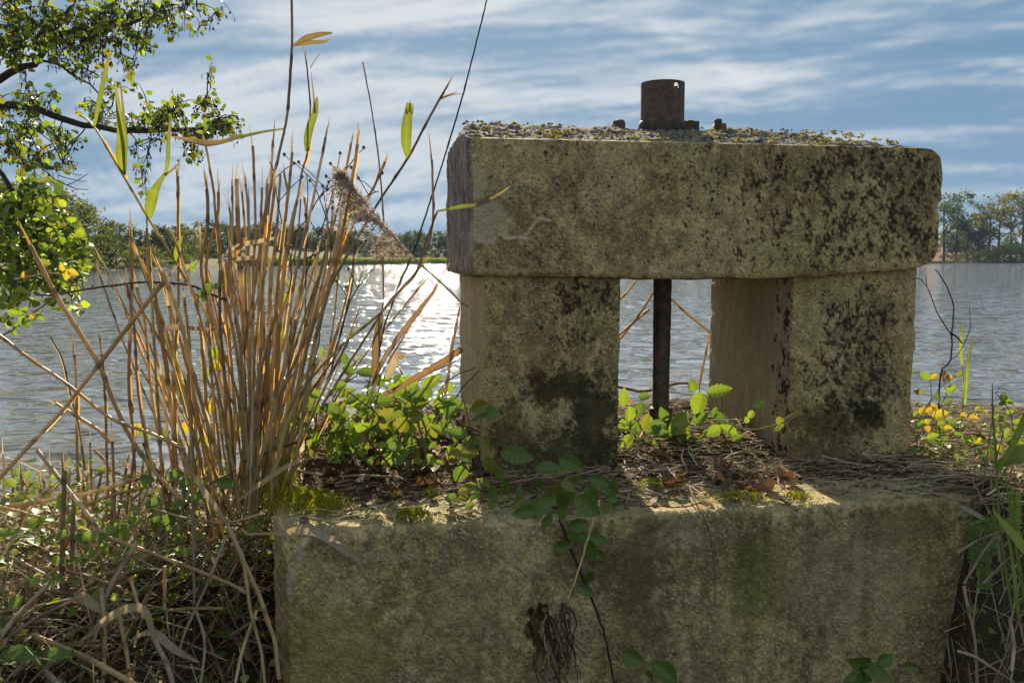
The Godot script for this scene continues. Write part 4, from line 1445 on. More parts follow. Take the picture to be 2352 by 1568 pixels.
	var more := [
		["long cut reed lying across the left reeds up to the alder bush", [420, 1150, 360, 1090, 303, 1011, 264, 932, 231, 847, 198, 790, 132, 685, 100, 625, 68, 563], 1.75, 1.75, 0.0056, 0.0060, "tan"],
		["long fallen reed sloping from the photo's left edge down to the reed clump", [425, 1031, 346, 995, 257, 962, 158, 886, 63, 820, 0, 772, -60, 728], 1.72, 1.68, 0.0046, 0.0046, "tan"],
		["bent reed whose broken half slants down to the left edge", [-30, 1130, 56, 1034, 142, 942, 224, 840, 300, 742, 376, 646], 1.62, 1.80, 0.0056, 0.0058, "tan"],
		["standing half of the bent reed with the slanting broken top", [510, 1090, 494, 1031, 445, 866, 412, 731, 376, 632], 1.85, 1.80, 0.0062, 0.0066, "tan"],
		["upright tan reed with a nicked top, tallest of the left edge group", [310, 1130, 303, 978, 295, 890, 298, 764, 302, 626, 301, 545], 1.95, 1.95, 0.0050, 0.0058, "tan"],
		["upright orange reed with a split sheath right of the nicked reed", [410, 1110, 395, 962, 379, 830, 358, 702, 346, 640, 339, 570], 1.95, 1.92, 0.0046, 0.0078, "tan"],
		["green leafless reed standing straight before the far treeline", [400, 1120, 396, 900, 408, 714, 409, 640, 408, 517, 408, 405], 2.0, 2.0, 0.0046, 0.0044, "green"],
		["flattened split reed piece lying on the left reeds", [252, 1016, 228, 990, 185, 962, 150, 940, 126, 926], 1.72, 1.70, 0.0058, 0.0046, "tan"],
		["thick dark broken reed stub standing in the front litter", [141, 1365, 142, 1270, 145, 1170, 147, 1080], 1.48, 1.48, 0.0062, 0.0052, "dark"],
		["second dark reed stub behind the thick dark one", [160, 1380, 164, 1280, 167, 1180], 1.52, 1.54, 0.0058, 0.0054, "dark"],
		["straight dark stem rising beside the block in the front litter", [446, 1385, 444, 1250, 441, 1100, 436, 960], 1.56, 1.66, 0.0042, 0.0034, "dark"],
		["tan stalk bending down along the concrete block's left edge", [640, 1560, 631, 1477, 612, 1420, 593, 1361, 565, 1300, 545, 1252, 530, 1220, 511, 1187, 480, 1140, 447, 1095], 1.48, 1.62, 0.0056, 0.0046, "tan"],
		["fine seeding stalk leaning left over the water", [194, 1080, 180, 980, 165, 922, 145, 833, 130, 800, 115, 772], 1.9, 1.9, 0.0036, 0.0022, "dark"],
	]
	for q in more:
		reed(q[0], view_line(q[1], q[2], q[3]), q[4], q[5], q[6])
	# the dense clump, stem by stem, as far as they can be told apart
	var z := func(x: float) -> float: return 402.0 + x * 0.2014
	var y := func(x: float) -> float: return 315.8 + x * 0.2014
	var tops := [   # the stems of the clump: tops and a middle point
		[885, 95, 915, 1000, 890, 1560, 1.0], [1113, 30, 1085, 560, 1000, 1560, 1.0], [1335, 170, 1290, 640, 1190, 1560, 0.9], [1715, 0, 1530, 900, 1370, 1560, 1.0], [2005, 65, 1880, 700, 1660, 1560, 0.95], [2080, 75, 1990, 640, 1800, 1560, 1.0],
		[360, 590, 370, 1000, 300, 1560, 1.05], [350, 95, 440, 640, 460, 900, 0.8], [490, 620, 480, 900, 350, 1560, 1.05], [490, 970, 505, 1200, 530, 1560, 0.9], [650, 550, 650, 1340, 640, 1560, 0.8], [700, 470, 710, 900, 740, 1560, 1.5],
		[760, 620, 800, 1100, 830, 1560, 0.8], [803, 530, 830, 900, 840, 1560, 0.8], [835, 690, 840, 1250, 800, 1560, 0.75], [990, 570, 975, 1000, 960, 1500, 0.9], [1050, 530, 1040, 700, 990, 1560, 1.0], [1135, 570, 1080, 1000, 1010, 1560, 0.9],
		[1200, 420, 1160, 1000, 1100, 1560, 0.9], [1270, 520, 1280, 700, 1180, 1560, 1.1], [1430, 700, 1400, 1100, 1330, 1560, 0.7], [1475, 680, 1490, 1000, 1460, 1560, 0.9], [1725, 800, 1740, 1160, 1700, 1560, 0.7], [1795, 720, 1780, 1000, 1650, 1560, 0.9],
		[1930, 650, 1850, 1150, 1750, 1560, 1.3], [2030, 770, 1960, 1000, 1800, 1560, 1.0], [1050, 620, 1000, 1320, 990, 1560, 1.3], [1390, 720, 1320, 1000, 1240, 1560, 1.2], [615, 800, 630, 950, 620, 1560, 0.7], [1150, 1270, 1120, 1400, 1090, 1560, 1.2],
	]
	var j := 0
	for q in tops:
		var u0: float = z.call(q[0]) 
		var v0: float = y.call(q[1])
		var u1: float = z.call(q[2])
		var v1: float = y.call(q[3])
		var u2: float = z.call(q[4])
		var v2: float = y.call(q[5])
		var ub := lerpf(598.0, u2, 0.34) + rnd(-14, 14)
		var um := lerpf(u2, ub, 0.50)
		var d := rnd(1.85, 2.25)
		var r: float = 0.0049 * q[6]
		var tone: String = ["tan", "tan", "tan", "grey", "tan"][j % 5]
		reed("%s %s broken reed in the dense clump left of the concrete frame" % ["tall" if v0 < 430 else "half-high", tone_word[tone]], view_line([ub, 1150 + rnd(-20, 30), lerpf(um, ub, 0.5), 1000, um, 820, u2, v2, u1, v1, u0, v0], d, d + rnd(-0.08, 0.08)), r * 1.05, r * 0.92, tone, "broken reeds of the dense clump")
		j += 1
	for k in 78:           # shorter ones between them
		var ub := 570.0 + rng.randfn() * 62.0
		var ang := clampf((ub - 575.0) / 230.0 + rng.randfn() * 0.15 + 0.07, -0.42, 0.66)
		var vt := lerpf(540.0, 930.0, pow(rng.randf(), 0.8))
		var vb := 1150.0 + rnd(-40, 50)
		var l := vb - vt
		var d := rnd(1.8, 2.4)
		var bow := rng.randfn() * 0.035
		var tone: String = ["tan", "tan", "grey", "green", "tan"][k % 5]
		reed("%s %s broken reed in the dense clump left of the concrete frame" % ["half-high" if vt < 700 else "short", tone_word[tone]], view_line([ub, vb, ub + ang * l * 0.30 + bow * l, vb - l * 0.33, ub + ang * l * 0.62 + bow * l * 1.2, vb - l * 0.66, ub + ang * l, vt], d, d), rnd(0.0030, 0.0050), rnd(0.0026, 0.0044), tone, "broken reeds of the dense clump")
	var lefts := [
		[290, 649, 307, 748, 316, 896, 336, 1031, 345, 1120], [313, 659, 333, 748, 346, 896, 362, 1000, 380, 1110], [387, 702, 395, 764, 399, 880, 402, 1010, 405, 1120], [422, 682, 432, 767, 438, 847, 447, 960, 460, 1110],
		[234, 814, 240, 900, 242, 945, 244, 1034, 248, 1140], [170, 814, 173, 860, 175, 912, 176, 1034, 180, 1140], [336, 524, 340, 560, 343, 600, 352, 760, 372, 1100], [370, 860, 377, 920, 385, 1000, 400, 1110], [430, 860, 436, 920, 440, 1010, 450, 1110],
		[452, 690, 462, 780, 470, 880, 480, 1000, 492, 1110], [470, 640, 478, 740, 485, 860, 500, 1000, 512, 1110], [505, 620, 505, 740, 515, 860, 520, 1000, 535, 1110],
	]
	for q in lefts:
		var uv := []
		for i in range(q.size() / 2 - 1, -1, -1):
			uv.append(q[i * 2])
			uv.append(q[i * 2 + 1])
		var d := rnd(1.85, 2.1)
		reed("slender upright reed in the loose group between the clump and the bent reed", view_line(uv, d, d), rnd(0.0038, 0.005), rnd(0.0034, 0.0046), ["tan", "tan", "dark"][rng.randi() % 3], "loose reeds left of the clump")
	for k in 46:           # short stubs at the water's edge on the left
		var u := rnd(-20, 520)
		var vb := 1230.0 + rnd(-40, 40)
		var l := rnd(50, 200)
		var d := rnd(1.75, 2.25)
		var a := rnd(-0.22, 0.22)
		reed("short %s reed stub in the litter by the water's edge" % tone_word[["tan", "grey", "dark", "tan"][k % 4]], view_line([u, vb, u + a * l * 0.5, vb - l * 0.5, u + a * l, vb - l], d, d), rnd(0.0034, 0.0056), rnd(0.0030, 0.005), ["tan", "grey", "dark", "tan"][k % 4], "reed stubs by the water's edge")
	# broad dead leaves in the glitter
	var lv := [
		["upright dark withered reed leaf standing before the glittering water", [858, 900, 860, 860, 862, 800, 868, 760, 875, 722], [0.005, 0.012, 0.018, 0.018, 0.008], bw],
		["folded-over dead reed leaf hanging below the glitter", [890, 868, 902, 840, 914, 817, 928, 822], [0.012, 0.018, 0.020, 0.010], st],
		["long dark reed leaf rising right to the beam's lower left corner", [855, 880, 878, 830, 912, 778, 960, 715, 1005, 657], [0.006, 0.010, 0.012, 0.012, 0.004], Color(0.18, 0.12, 0.09)],
		["brown reed leaf bowing into the left pillar's edge", [880, 905, 916, 890, 985, 848, 1025, 825, 1060, 800], [0.008, 0.012, 0.014, 0.016, 0.014], Color(0.24, 0.13, 0.07)],
		["dark thin stalk upright beside the left pillar", [1022, 910, 1030, 860, 1038, 800, 1048, 750, 1056, 707], [0.006, 0.008, 0.008, 0.007, 0.004], Color(0.14, 0.10, 0.08)],
		["curled brown reed leaf in the middle of the clump", [545, 700, 523, 660, 524, 610, 545, 575, 565, 545], [0.010, 0.018, 0.018, 0.012, 0.004], Color(0.34, 0.19, 0.08)],
		["dry grey leaf bowing left out of the clump", [640, 545, 590, 555, 555, 562, 520, 580, 498, 605], [0.005, 0.009, 0.010, 0.008, 0.002], st],
		["short grey leaf piece standing out left below the bowed one", [580, 592, 550, 594, 500, 600], [0.009, 0.009, 0.004], st],
		["split dark leaf sheath lying level across the left reeds", [494, 757, 455, 755, 400, 752, 368, 758], [0.005, 0.008, 0.014, 0.012], Color(0.24, 0.17, 0.12)],
	]
	for q in lv:
		var n := thing("withered_reed_leaf", q[0], "dead leaf", at(q[1][0], q[1][1], 1.9))
		reed_leaf(n, q[1], 1.9, 1.86, q[2], [q[3], q[3] * 1.15, q[3] * 0.9], Vector3(rnd(-0.3, 0.3), 0.15, 1), rnd(-0.5, 0.5), "dry", "leaf_blade")
	# wiry dead stalks with seed knobs between the reeds
	var wires := [
		[[640, 1000, 660, 860, 668, 700, 664, 580, 648, 520, 630, 410, 620, 370], "dark wiry stalk climbing left of the leaning tall reed"], [[690, 900, 700, 760, 704, 600, 706, 480, 703, 400], "dark wiry forked stalk in the clump's middle"], [[720, 850, 745, 700, 760, 560, 742, 480, 722, 420], "wiry stalk crossing behind the clump's right reeds"],
		[[750, 880, 800, 700, 812, 600, 816, 520], "wiry stalk at the clump's right side"], [[640, 560, 690, 520, 735, 450, 780, 418], "thin bare stalk with a small knob against the sky"], [[690, 600, 760, 560, 830, 460, 870, 440], "thin bare stalk passing under the seed head"],
		[[660, 850, 700, 640, 740, 520, 780, 400, 800, 385], "fine straight wire-like stalk right of the clump"], [[760, 850, 790, 730, 820, 660, 860, 618], "thin knobbed stalk before the glitter"],
	]
	for q in wires:
		var pts := view_line(q[0], 2.15, 2.0)
		var o := thing("wiry_stalk", q[1], "stalk", pts[0])
		var m := Mesher.new()
		var line := curve(pts, 0.03)
		var knob := Mesher.new()
		var rad := []
		var cols := []
		for i in line.size():
			line[i] = line[i] - pts[0] + jit(0.002)
			rad.append(lerpf(0.0021, 0.0011, float(i) / line.size()))
			cols.append(Color(0.10, 0.075, 0.06))
		m.tube(line, rad, 5, cols)
		for k in 5:
			var a: Vector3 = line[int(line.size() * rnd(0.4, 0.98))]
			var e := a + Vector3(rnd(-0.07, 0.07), rnd(0.01, 0.07), rnd(-0.03, 0.03))
			m.tube([a, a.lerp(e, 0.6) + Vector3(0, 0.004, 0), e], [0.0012, 0.001, 0.0008], 4, [cols[0], cols[0], cols[0]])
			knob.tube([e - Vector3(0, 0.002, 0), e + Vector3(0, 0.002, 0), e + Vector3(0, 0.006, 0)], [0.0012, 0.0042, 0.002], 6, [Color(0.22, 0.15, 0.10), Color(0.26, 0.19, 0.13), Color(0.18, 0.12, 0.09)])
		obj("stalk", m.done(), M.bark, o)
		obj("seed_knobs", knob.done(), M.dry, o).set_meta("kind", "stuff")

func seed_head(t: Node3D) -> void:
	var axis := curve(view_line([948, 590, 893, 530, 860, 495, 830, 455, 800, 415, 783, 403], 1.82, 1.80), 0.004)
	var m := Mesher.new()
	for k in 74:
		var f := pow((k + rng.randf()) / 74.0, 0.8)           # 0 at the stalk, 1 at the tip
		var a: Vector3 = axis[int(f * (axis.size() - 1))]
		var way: Vector3 = (axis[axis.size() - 1] - axis[0]).normalized()
		var l := (0.052 * sin(PI * clampf(0.22 + 0.75 * f, 0.0, 1.0)) + 0.010) * rnd(0.7, 1.6)
		var d := (way * 0.75 + Vector3(-0.35, -0.75, 0) * rnd(0.3, 1.0) * (1.0 - 0.5 * f) + jit(0.4)).normalized()
		for n in 62:
			var g := rng.randf()
			var p := a + d * l * g + Vector3(0, -0.006 * g * g, 0) + jit(0.0052) - t.position
			var e := (d + jit(0.7)).normalized() * rnd(0.004, 0.010)
			var c := Color(0.24, 0.18, 0.15).lerp(Color(0.75, 0.69, 0.62), pow(rng.randf(), 1.7))
			m.blade([p, p + e * 0.5 + jit(0.0008), p + e], [0.0007, 0.0019, 0.0004], Vector3(rng.randfn(), rng.randfn(), 1.0), [c, c, c * 1.2], 0.5)
	obj("panicle", m.done(), M.dry, t).set_meta("kind", "stuff")

# ---------------------------------------------------------------- brambles
func cane(t: Node3D, pts: Array, r0: float, r1: float, c: Color, thorns := 0.0) -> void:
	var line := curve(pts, 0.02)
	var rad := []
	var cols := []
	for i in line.size():
		line[i] = line[i] - t.position + jit(0.0012)
		rad.append(lerpf(r0, r1, float(i) / (line.size() - 1)))
		cols.append(c * rnd(0.85, 1.15))
	var m := Mesher.new()
	m.tube(line, rad, 6, cols)
	if thorns > 0.0:
		for i in range(1, line.size() - 1):
			if rng.randf() < thorns:
				var d: Vector3 = (line[i + 1] - line[i - 1]).normalized()
				var n := d.cross(Vector3(rnd(-0.3, 0.3), 0, 1)).normalized() * (1.0 if rng.randf() < 0.6 else -1.0)
				var p: Vector3 = line[i] + n * r0 * 0.8
				m.tube([p, p + n * 0.003 - d * 0.001, p + n * 0.006 - d * 0.004], [0.0016, 0.001, 0.0003], 4, [c, c * 0.9, c * 0.8])
	obj("cane", m.done(), M.bark, t)

func leaves_at(t: Node3D, list: Array, d0: float, depth, face := Vector3(0, 0.25, 1), wild := 0.55, kind := "bramble") -> void:
	# list: [u, v, length in view units, tone, angle in degrees from up (or none)]
	for q in list:
		var d: float = depth.call(q[0], q[1]) if depth != null else d0
		var c := at(q[0], q[1], d)
		var s: float = q[2] * d / F
		var an := deg_to_rad(q[4]) if q.size() > 4 else rng.randf() * TAU
		var along := Vector3(sin(an), cos(an), rnd(-0.35, 0.35)).normalized()
		var f := (face + Vector3(rng.randfn(), rng.randfn(), 0) * wild).normalized()
		add_leaf(t, kind, c - along * s * 0.5, along, f, s, q[3])

func bramble(label: String, root: Vector3, category := "bramble") -> Node3D:
	return thing("bramble", label, category, root)

func tone_of(list: Array) -> String:
	return list[rng.randi() % list.size()]

func brambles() -> void:
	var none = null
	var green := Color(0.13, 0.12, 0.05)
	var brown := Color(0.12, 0.075, 0.05)
	# the bush on the ledge behind the left pillar
	var t := bramble("sunlit bramble bush between the reed clump and the left pillar", on_level(900, 1060, 0.80))
	for k in 22:
		var u := rnd(690, 1090)
		var top := rnd(800, 960)
		var d := rnd(1.95, 2.3)
		cane(t, view_line([u + rnd(-60, 60), 1070, u, 1000, u + rnd(-50, 50), top + 60, u + rnd(-90, 90), top], d, d + rnd(-0.1, 0.1)), 0.0028, 0.0013, [green, brown][k % 2])
	leaves_at(t, [[926, 888, 84, "bright", 250], [993, 878, 56, "bright", 60], [948, 912, 60, "green", 110], [844, 862, 60, "green", 100], [794, 824, 34, "green", 160], [744, 808, 34, "bright", 10], [721, 907, 42, "bright", 290], [814, 920, 48, "green", 80], [886, 955, 66, "olive", 250],
		[926, 978, 54, "olive", 200], [1044, 932, 58, "green", 100], [1034, 890, 30, "bright", 180], [685, 966, 40, "bright", 100], [758, 938, 50, "green", 280], [772, 960, 40, "bright", 90], [880, 920, 50, "green", 260], [960, 930, 60, "olive", 80], [700, 985, 46, "green", 110],
		[760, 1000, 40, "green", 200], [830, 985, 52, "bright", 60], [800, 850, 36, "green", 300], [870, 870, 44, "green", 330], [780, 890, 40, "bright", 240], [1010, 930, 44, "bright", 160], [980, 905, 40, "green", 200]], 1.98, none, Vector3(0, 0.5, 1), 0.45)
	for k in 240:
		var u := clampf(870.0 + rng.randfn() * 105.0, 660.0, 1105.0)
		var v := rnd(0.0, 1.0)
		v = lerpf(860.0 + absf(u - 930.0) * 0.25, 1070.0, pow(v, 0.8))
		leaves_at(t, [[u, v, rnd(22, 50), tone_of(["bright", "bright", "green", "green", "green", "olive", "olive"])]], rnd(1.92, 2.35), none, Vector3(0, 0.8, 0.8), 0.6)
	# the spray that crosses the foot of the left pillar
	var front := func(u: float, v: float) -> float: return 1.86 - 0.30 * ss(1060, 1190, v)
	t = bramble("dark bluish bramble spray crossing the foot of the left pillar", on_level(1110, 1120, 0.79))
	cane(t, view_line([1090, 1190, 1110, 1120, 1095, 1040, 1075, 960, 1062, 905], 1.78, 1.85), 0.002, 0.001, brown)
	cane(t, view_line([1110, 1120, 1180, 1110, 1260, 1100, 1330, 1080], 1.74, 1.80), 0.002, 0.001, Color(0.16, 0.07, 0.06))
	leaves_at(t, [[1049, 998, 60, "green", 275], [1126, 950, 54, "green", 95], [1087, 1016, 36, "green", 200], [1115, 1020, 42, "olive", 150], [1067, 1038, 70, "olive", 280], [1122, 1066, 44, "olive", 160], [1056, 1086, 56, "green", 190], [1075, 1123, 48, "olive", 240], [1111, 1115, 36, "green", 120],
		[1100, 935, 48, "olive", 250]], 1.8, none, Vector3(0, 0.4, 1), 0.35)
	t = bramble("bluish-green bramble trailing over the ledge lip at the left pillar's foot", on_level(1290, 1150, 0.79))
	leaves_at(t, [[1188, 1048, 84, "green", 105], [1258, 1078, 62, "green", 100], [1313, 1066, 66, "green", 110], [1375, 1106, 56, "green", 110], [1324, 1106, 48, "green", 250], [1357, 1140, 54, "green", 150], [1239, 1166, 84, "green", 70], [1349, 1162, 76, "green", 120], [1203, 1176, 60, "green", 260], [1291, 1180, 40, "green", 180], [1255, 1195, 44, "green", 210]], 1.78, front, Vector3(0, 0.5, 1), 0.3)
	for k in 44:
		var u := rnd(1030, 1420)
		var v := 1165.0 - absf(rng.randfn()) * (40.0 + 60.0 * ss(1160, 1040, u))
		leaves_at(t, [[u, v, rnd(22, 50), tone_of(["green", "green", "olive"])]], rnd(1.70, 1.84), none, Vector3(0, 0.7, 0.8), 0.5)
	cane(t, [on_level(1180, 1130, 0.80)] + view_line([1260, 1105, 1330, 1110, 1400, 1140, 1440, 1160, 1500, 1162, 1560, 1165, 1612, 1155], 1.74, 1.70), 0.0024, 0.0014, Color(0.15, 0.075, 0.06))
	# strands that hang down the face of the block
	var face := func(u: float, v: float) -> float: return (PIER_AT + on_plane(u, v, 0.345).rotated(Vector3.UP, YAW)).z * -1.0
	t = bramble("dark bramble strand hanging down the middle of the block's face", at(1330, 1190, 1.68))
	var strand := []
	for q in [[1285, 1190], [1310, 1260], [1340, 1330], [1372, 1410], [1395, 1480], [1410, 1568], [1420, 1640]]:
		strand.append(at(q[0], q[1], face.call(q[0], q[1])))
	cane(t, strand, 0.003, 0.002, Color(0.05, 0.035, 0.03), 0.15)
	leaves_at(t, [[1325, 1233, 54, "green", 270], [1375, 1242, 50, "green", 120], [1360, 1264, 50, "green", 170], [1292, 1254, 44, "green", 260], [1330, 1205, 50, "green", 80], [1346, 1356, 48, "green", 120], [1352, 1325, 40, "green", 200], [1378, 1275, 34, "green", 140]], 1.7, face, Vector3(0, 0.3, 1), 0.3)
	t = bramble("pair of dark bramble leaves at the photo's bottom edge before the block", at(1440, 1560, 1.66))
	cane(t, [at(1430, 1620, 1.62), at(1450, 1560, 1.66), at(1494, 1534, 1.68)], 0.002, 0.0012, green)
	leaves_at(t, [[1454, 1512, 66, "green", 115], [1529, 1546, 74, "green", 120], [1493, 1548, 28, "green", 150]], 1.68, none, Vector3(0, 0.5, 1), 0.25)
	t = bramble("dim green bramble leaves low on the block's lower right face", at(2000, 1560, 1.66))
	leaves_at(t, [[1975, 1520, 70, "green", 280], [2010, 1545, 76, "green", 120], [1985, 1550, 60, "green", 210], [2035, 1515, 48, "green", 60], [2090, 1530, 40, "green", 100], [1960, 1560, 50, "green", 250]], 1.66, none, Vector3(0, 0.5, 1), 0.35)
	# between the pillars
	t = bramble("glowing green bramble between the two pillars beside the iron spindle", on_level(1600, 1040, 0.80))
	for q in [[[1500, 1050, 1560, 1000, 1600, 940, 1608, 890]], [[1480, 1040, 1450, 980, 1440, 920]], [[1600, 1050, 1640, 1000, 1660, 940, 1654, 900]], [[1540, 1060, 1560, 1010, 1570, 960]]]:
		cane(t, view_line(q[0], 2.2, 2.3), 0.0022, 0.0012, green)
	leaves_at(t, [[1432, 912, 48, "bright", 0], [1446, 952, 48, "bright", 170], [1591, 885, 36, "bright", 0], [1605, 928, 62, "bright", 190], [1654, 900, 62, "bright", 85], [1640, 945, 32, "green", 20], [1558, 972, 72, "bright", 40], [1635, 990, 52, "bright", 250], [1672, 988, 48, "bright", 300], [1507, 984, 58, "green", 250], [1510, 1013, 28, "green", 60],
		[1481, 910, 32, "green", 80], [1481, 968, 46, "olive", 20], [1696, 1006, 32, "green", 60], [1470, 940, 40, "green", 200], [1580, 1000, 44, "green", 90], [1462, 985, 40, "green", 120], [1540, 1000, 40, "green", 100], [1610, 960, 46, "green", 60], [1450, 1010, 34, "green", 90], [1655, 960, 40, "green", 140], [1525, 950, 40, "green", 330]], 2.2, none, Vector3(0, 0.35, 1), 0.35)
	for k in 46:
		var u := 1500.0 + rng.randfn() * 75.0
		leaves_at(t, [[clampf(u, 1430.0, 1715.0), 1035.0 - absf(rng.randfn()) * 45.0, rnd(16, 34), tone_of(["bright", "green", "green", "olive"])]], rnd(2.1, 2.4), none, Vector3(0, 0.7, 0.8), 0.6)
	t = bramble("thin green bramble runner reaching across the right pillar", on_level(1640, 1000, 0.82))
	cane(t, view_line([1600, 975, 1650, 965, 1714, 986, 1773, 978, 1800, 965, 1842, 938, 1880, 928, 1908, 925], 2.1, 2.0), 0.0018, 0.0010, Color(0.24, 0.27, 0.07))
	leaves_at(t, [[1743, 929, 34, "bright", 70], [1725, 952, 24, "bright", 200], [1793, 968, 28, "olive", 160], [1787, 985, 20, "olive", 250], [1716, 965, 24, "bright", 150]], 2.04, none, Vector3(0, 0.3, 1), 0.3)
	# canes over the water on the left
	t = bramble("long arching thorny bramble cane level across the left reeds", at(470, 668, 2.0))
	cane(t, view_line([520, 690, 455, 662, 419, 652, 356, 648, 297, 650, 191, 665, 120, 677, 77, 677], 1.98, 1.86), 0.0030, 0.0020, Color(0.09, 0.06, 0.055), 0.5)
	cane(t, view_line([424, 650, 428, 630, 436, 612], 1.97, 1.97), 0.0015, 0.001, brown)
	cane(t, view_line([191, 665, 186, 640, 184, 628], 1.9, 1.9), 0.0014, 0.0008, brown)
	leaves_at(t, [[430, 612, 20, "bright", 300], [447, 607, 22, "bright", 30], [443, 621, 16, "bright", 120], [478, 672, 54, "green", 190], [502, 660, 34, "green", 100], [458, 680, 30, "green", 250]], 1.96, none, Vector3(0, 0.3, 1), 0.3)
	t = bramble("pale bramble spray with three round yellow-green leaves before the alder bush", at(30, 642, 1.8))
	cane(t, view_line([30, 642, 70, 634, 112, 627, 140, 630, 165, 645, 191, 665], 1.8, 1.88), 0.0022, 0.0014, Color(0.34, 0.27, 0.20))
	leaves_at(t, [[145, 612, 26, "yellow", 350], [152, 631, 28, "yellow", 190], [167, 626, 26, "yellow", 120], [54, 630, 16, "gold", 10], [100, 604, 34, "olive", 100]], 1.8, none, Vector3(0, 0.1, 1), 0.2)
	t = bramble("small bramble sprig with paired yellow-green leaves at the photo's left edge", at(0, 772, 1.8))
	cane(t, view_line([-20, 790, 26, 756, 69, 721, 95, 703, 122, 682], 1.8, 1.86), 0.002, 0.0014, Color(0.15, 0.07, 0.07))
	leaves_at(t, [[30, 716, 30, "bright", 270], [54, 714, 28, "bright", 40], [50, 733, 28, "bright", 210], [60, 742, 30, "green", 160], [78, 728, 34, "yellow", 110], [92, 726, 26, "bright", 150], [32, 763, 20, "bright", 140], [40, 748, 18, "bright", 200]], 1.8, none, Vector3(0, 0.15, 1), 0.25)
	# leaves woven through the reed clump
	t = bramble("bramble winding through the reed clump with leaves glowing between the stems", at(480, 1100, 2.2))
	cane(t, view_line([440, 1110, 470, 960, 520, 820, 600, 730, 680, 650], 2.3, 2.4), 0.0022, 0.0014, brown)
	cane(t, view_line([560, 1060, 620, 1035, 700, 1010, 800, 985], 1.95, 1.95), 0.0032, 0.0024, Color(0.10, 0.09, 0.06))
	leaves_at(t, [[367, 870, 40, "green", 20], [400, 902, 50, "bright", 190], [424, 920, 44, "bright", 160], [438, 925, 48, "bright", 170], [316, 992, 50, "yellow", 230], [335, 995, 34, "bright", 150], [430, 980, 44, "yellow", 200], [418, 1025, 36, "bright", 160], [495, 810, 40, "bright", 60], [500, 840, 44, "yellow", 80], [470, 1010, 40, "bright", 120], [655, 690, 44, "bright", 160],
		[665, 660, 36, "bright", 330], [650, 770, 54, "bright", 120], [620, 830, 36, "green", 100], [600, 650, 30, "green", 200], [640, 790, 36, "green", 330], [560, 640, 30, "bright", 160], [470, 860, 34, "bright", 200], [520, 960, 40, "green", 90], [450, 1060, 36, "bright", 240], [600, 1000, 44, "green", 100], [640, 995, 36, "green", 80], [500, 1040, 40, "bright", 170],
		[550, 985, 34, "bright", 30], [590, 960, 36, "bright", 260], [570, 1010, 34, "olive", 90], [690, 960, 30, "bright", 100], [480, 930, 40, "yellow", 160], [380, 1000, 36, "green", 230]], 2.32, none, Vector3(0, 0.15, 1), 0.3)
	t = bramble("dark drooping bramble leaves in the litter left of the block's corner", at(420, 1150, 1.75))
	cane(t, view_line([540, 1080, 470, 1120, 400, 1190, 330, 1260], 1.8, 1.65), 0.002, 0.0014, brown)
	leaves_at(t, [[405, 1092, 40, "green", 70], [430, 1112, 46, "green", 60], [352, 1158, 44, "green", 260], [420, 1160, 46, "green", 80], [445, 1150, 46, "green", 100], [390, 1190, 60, "green", 210], [360, 1205, 46, "green", 200], [290, 1215, 44, "green", 250], [240, 1240, 44, "olive", 270], [278, 1240, 40, "olive", 90], [275, 1215, 30, "olive", 20], [170, 1280, 40, "olive", 170], [520, 1110, 50, "green", 100], [340, 1100, 40, "green", 100]], 1.72, none, Vector3(0, 0.7, 0.7), 0.3)

# ---------------------------------------------------------------- what lies on the block
func pier_world(x: float, y: float, z: float) -> Vector3:
	return PIER_AT + Vector3(x, y, z).rotated(Vector3.UP, YAW)

func mound(x: float, z: float) -> float:      # depth of leaf mould on the ledge, pier axes
	var h := 0.055 * ss(0.02, -0.22, z) + 0.018 * ss(0.20, 0.02, z)
	h *= 0.75 + 0.5 * na.get_noise_2d(x * 6.0, z * 6.0)
	return h + 0.006 * nb.get_noise_2d(x * 30.0, z * 30.0) - 0.004

func straw_piece(m: Mesher, p: Vector3, a: float, tilt: float, l: float, w: float, c: Color) -> void:
	var d := Vector3(cos(a), tilt, sin(a)) * l * 0.5
	var b := Vector3(0, rnd(-0.03, 0.08) * l, 0)
	m.blade([p - d, p + b, p + d], [w * 0.8, w, w * 0.6], Vector3(0, 1, 0.2), [c, c * 1.05, c * 0.9], -0.5)

func straw_tone() -> Color:
	var q := rng.randf()
	if q < 0.36:
		return Color(0.54, 0.45, 0.30) * rnd(0.6, 1.25)
	if q < 0.72:
		return Color(0.34, 0.24, 0.14) * rnd(0.7, 1.3)
	return Color(0.12, 0.085, 0.055) * rnd(0.7, 1.3)

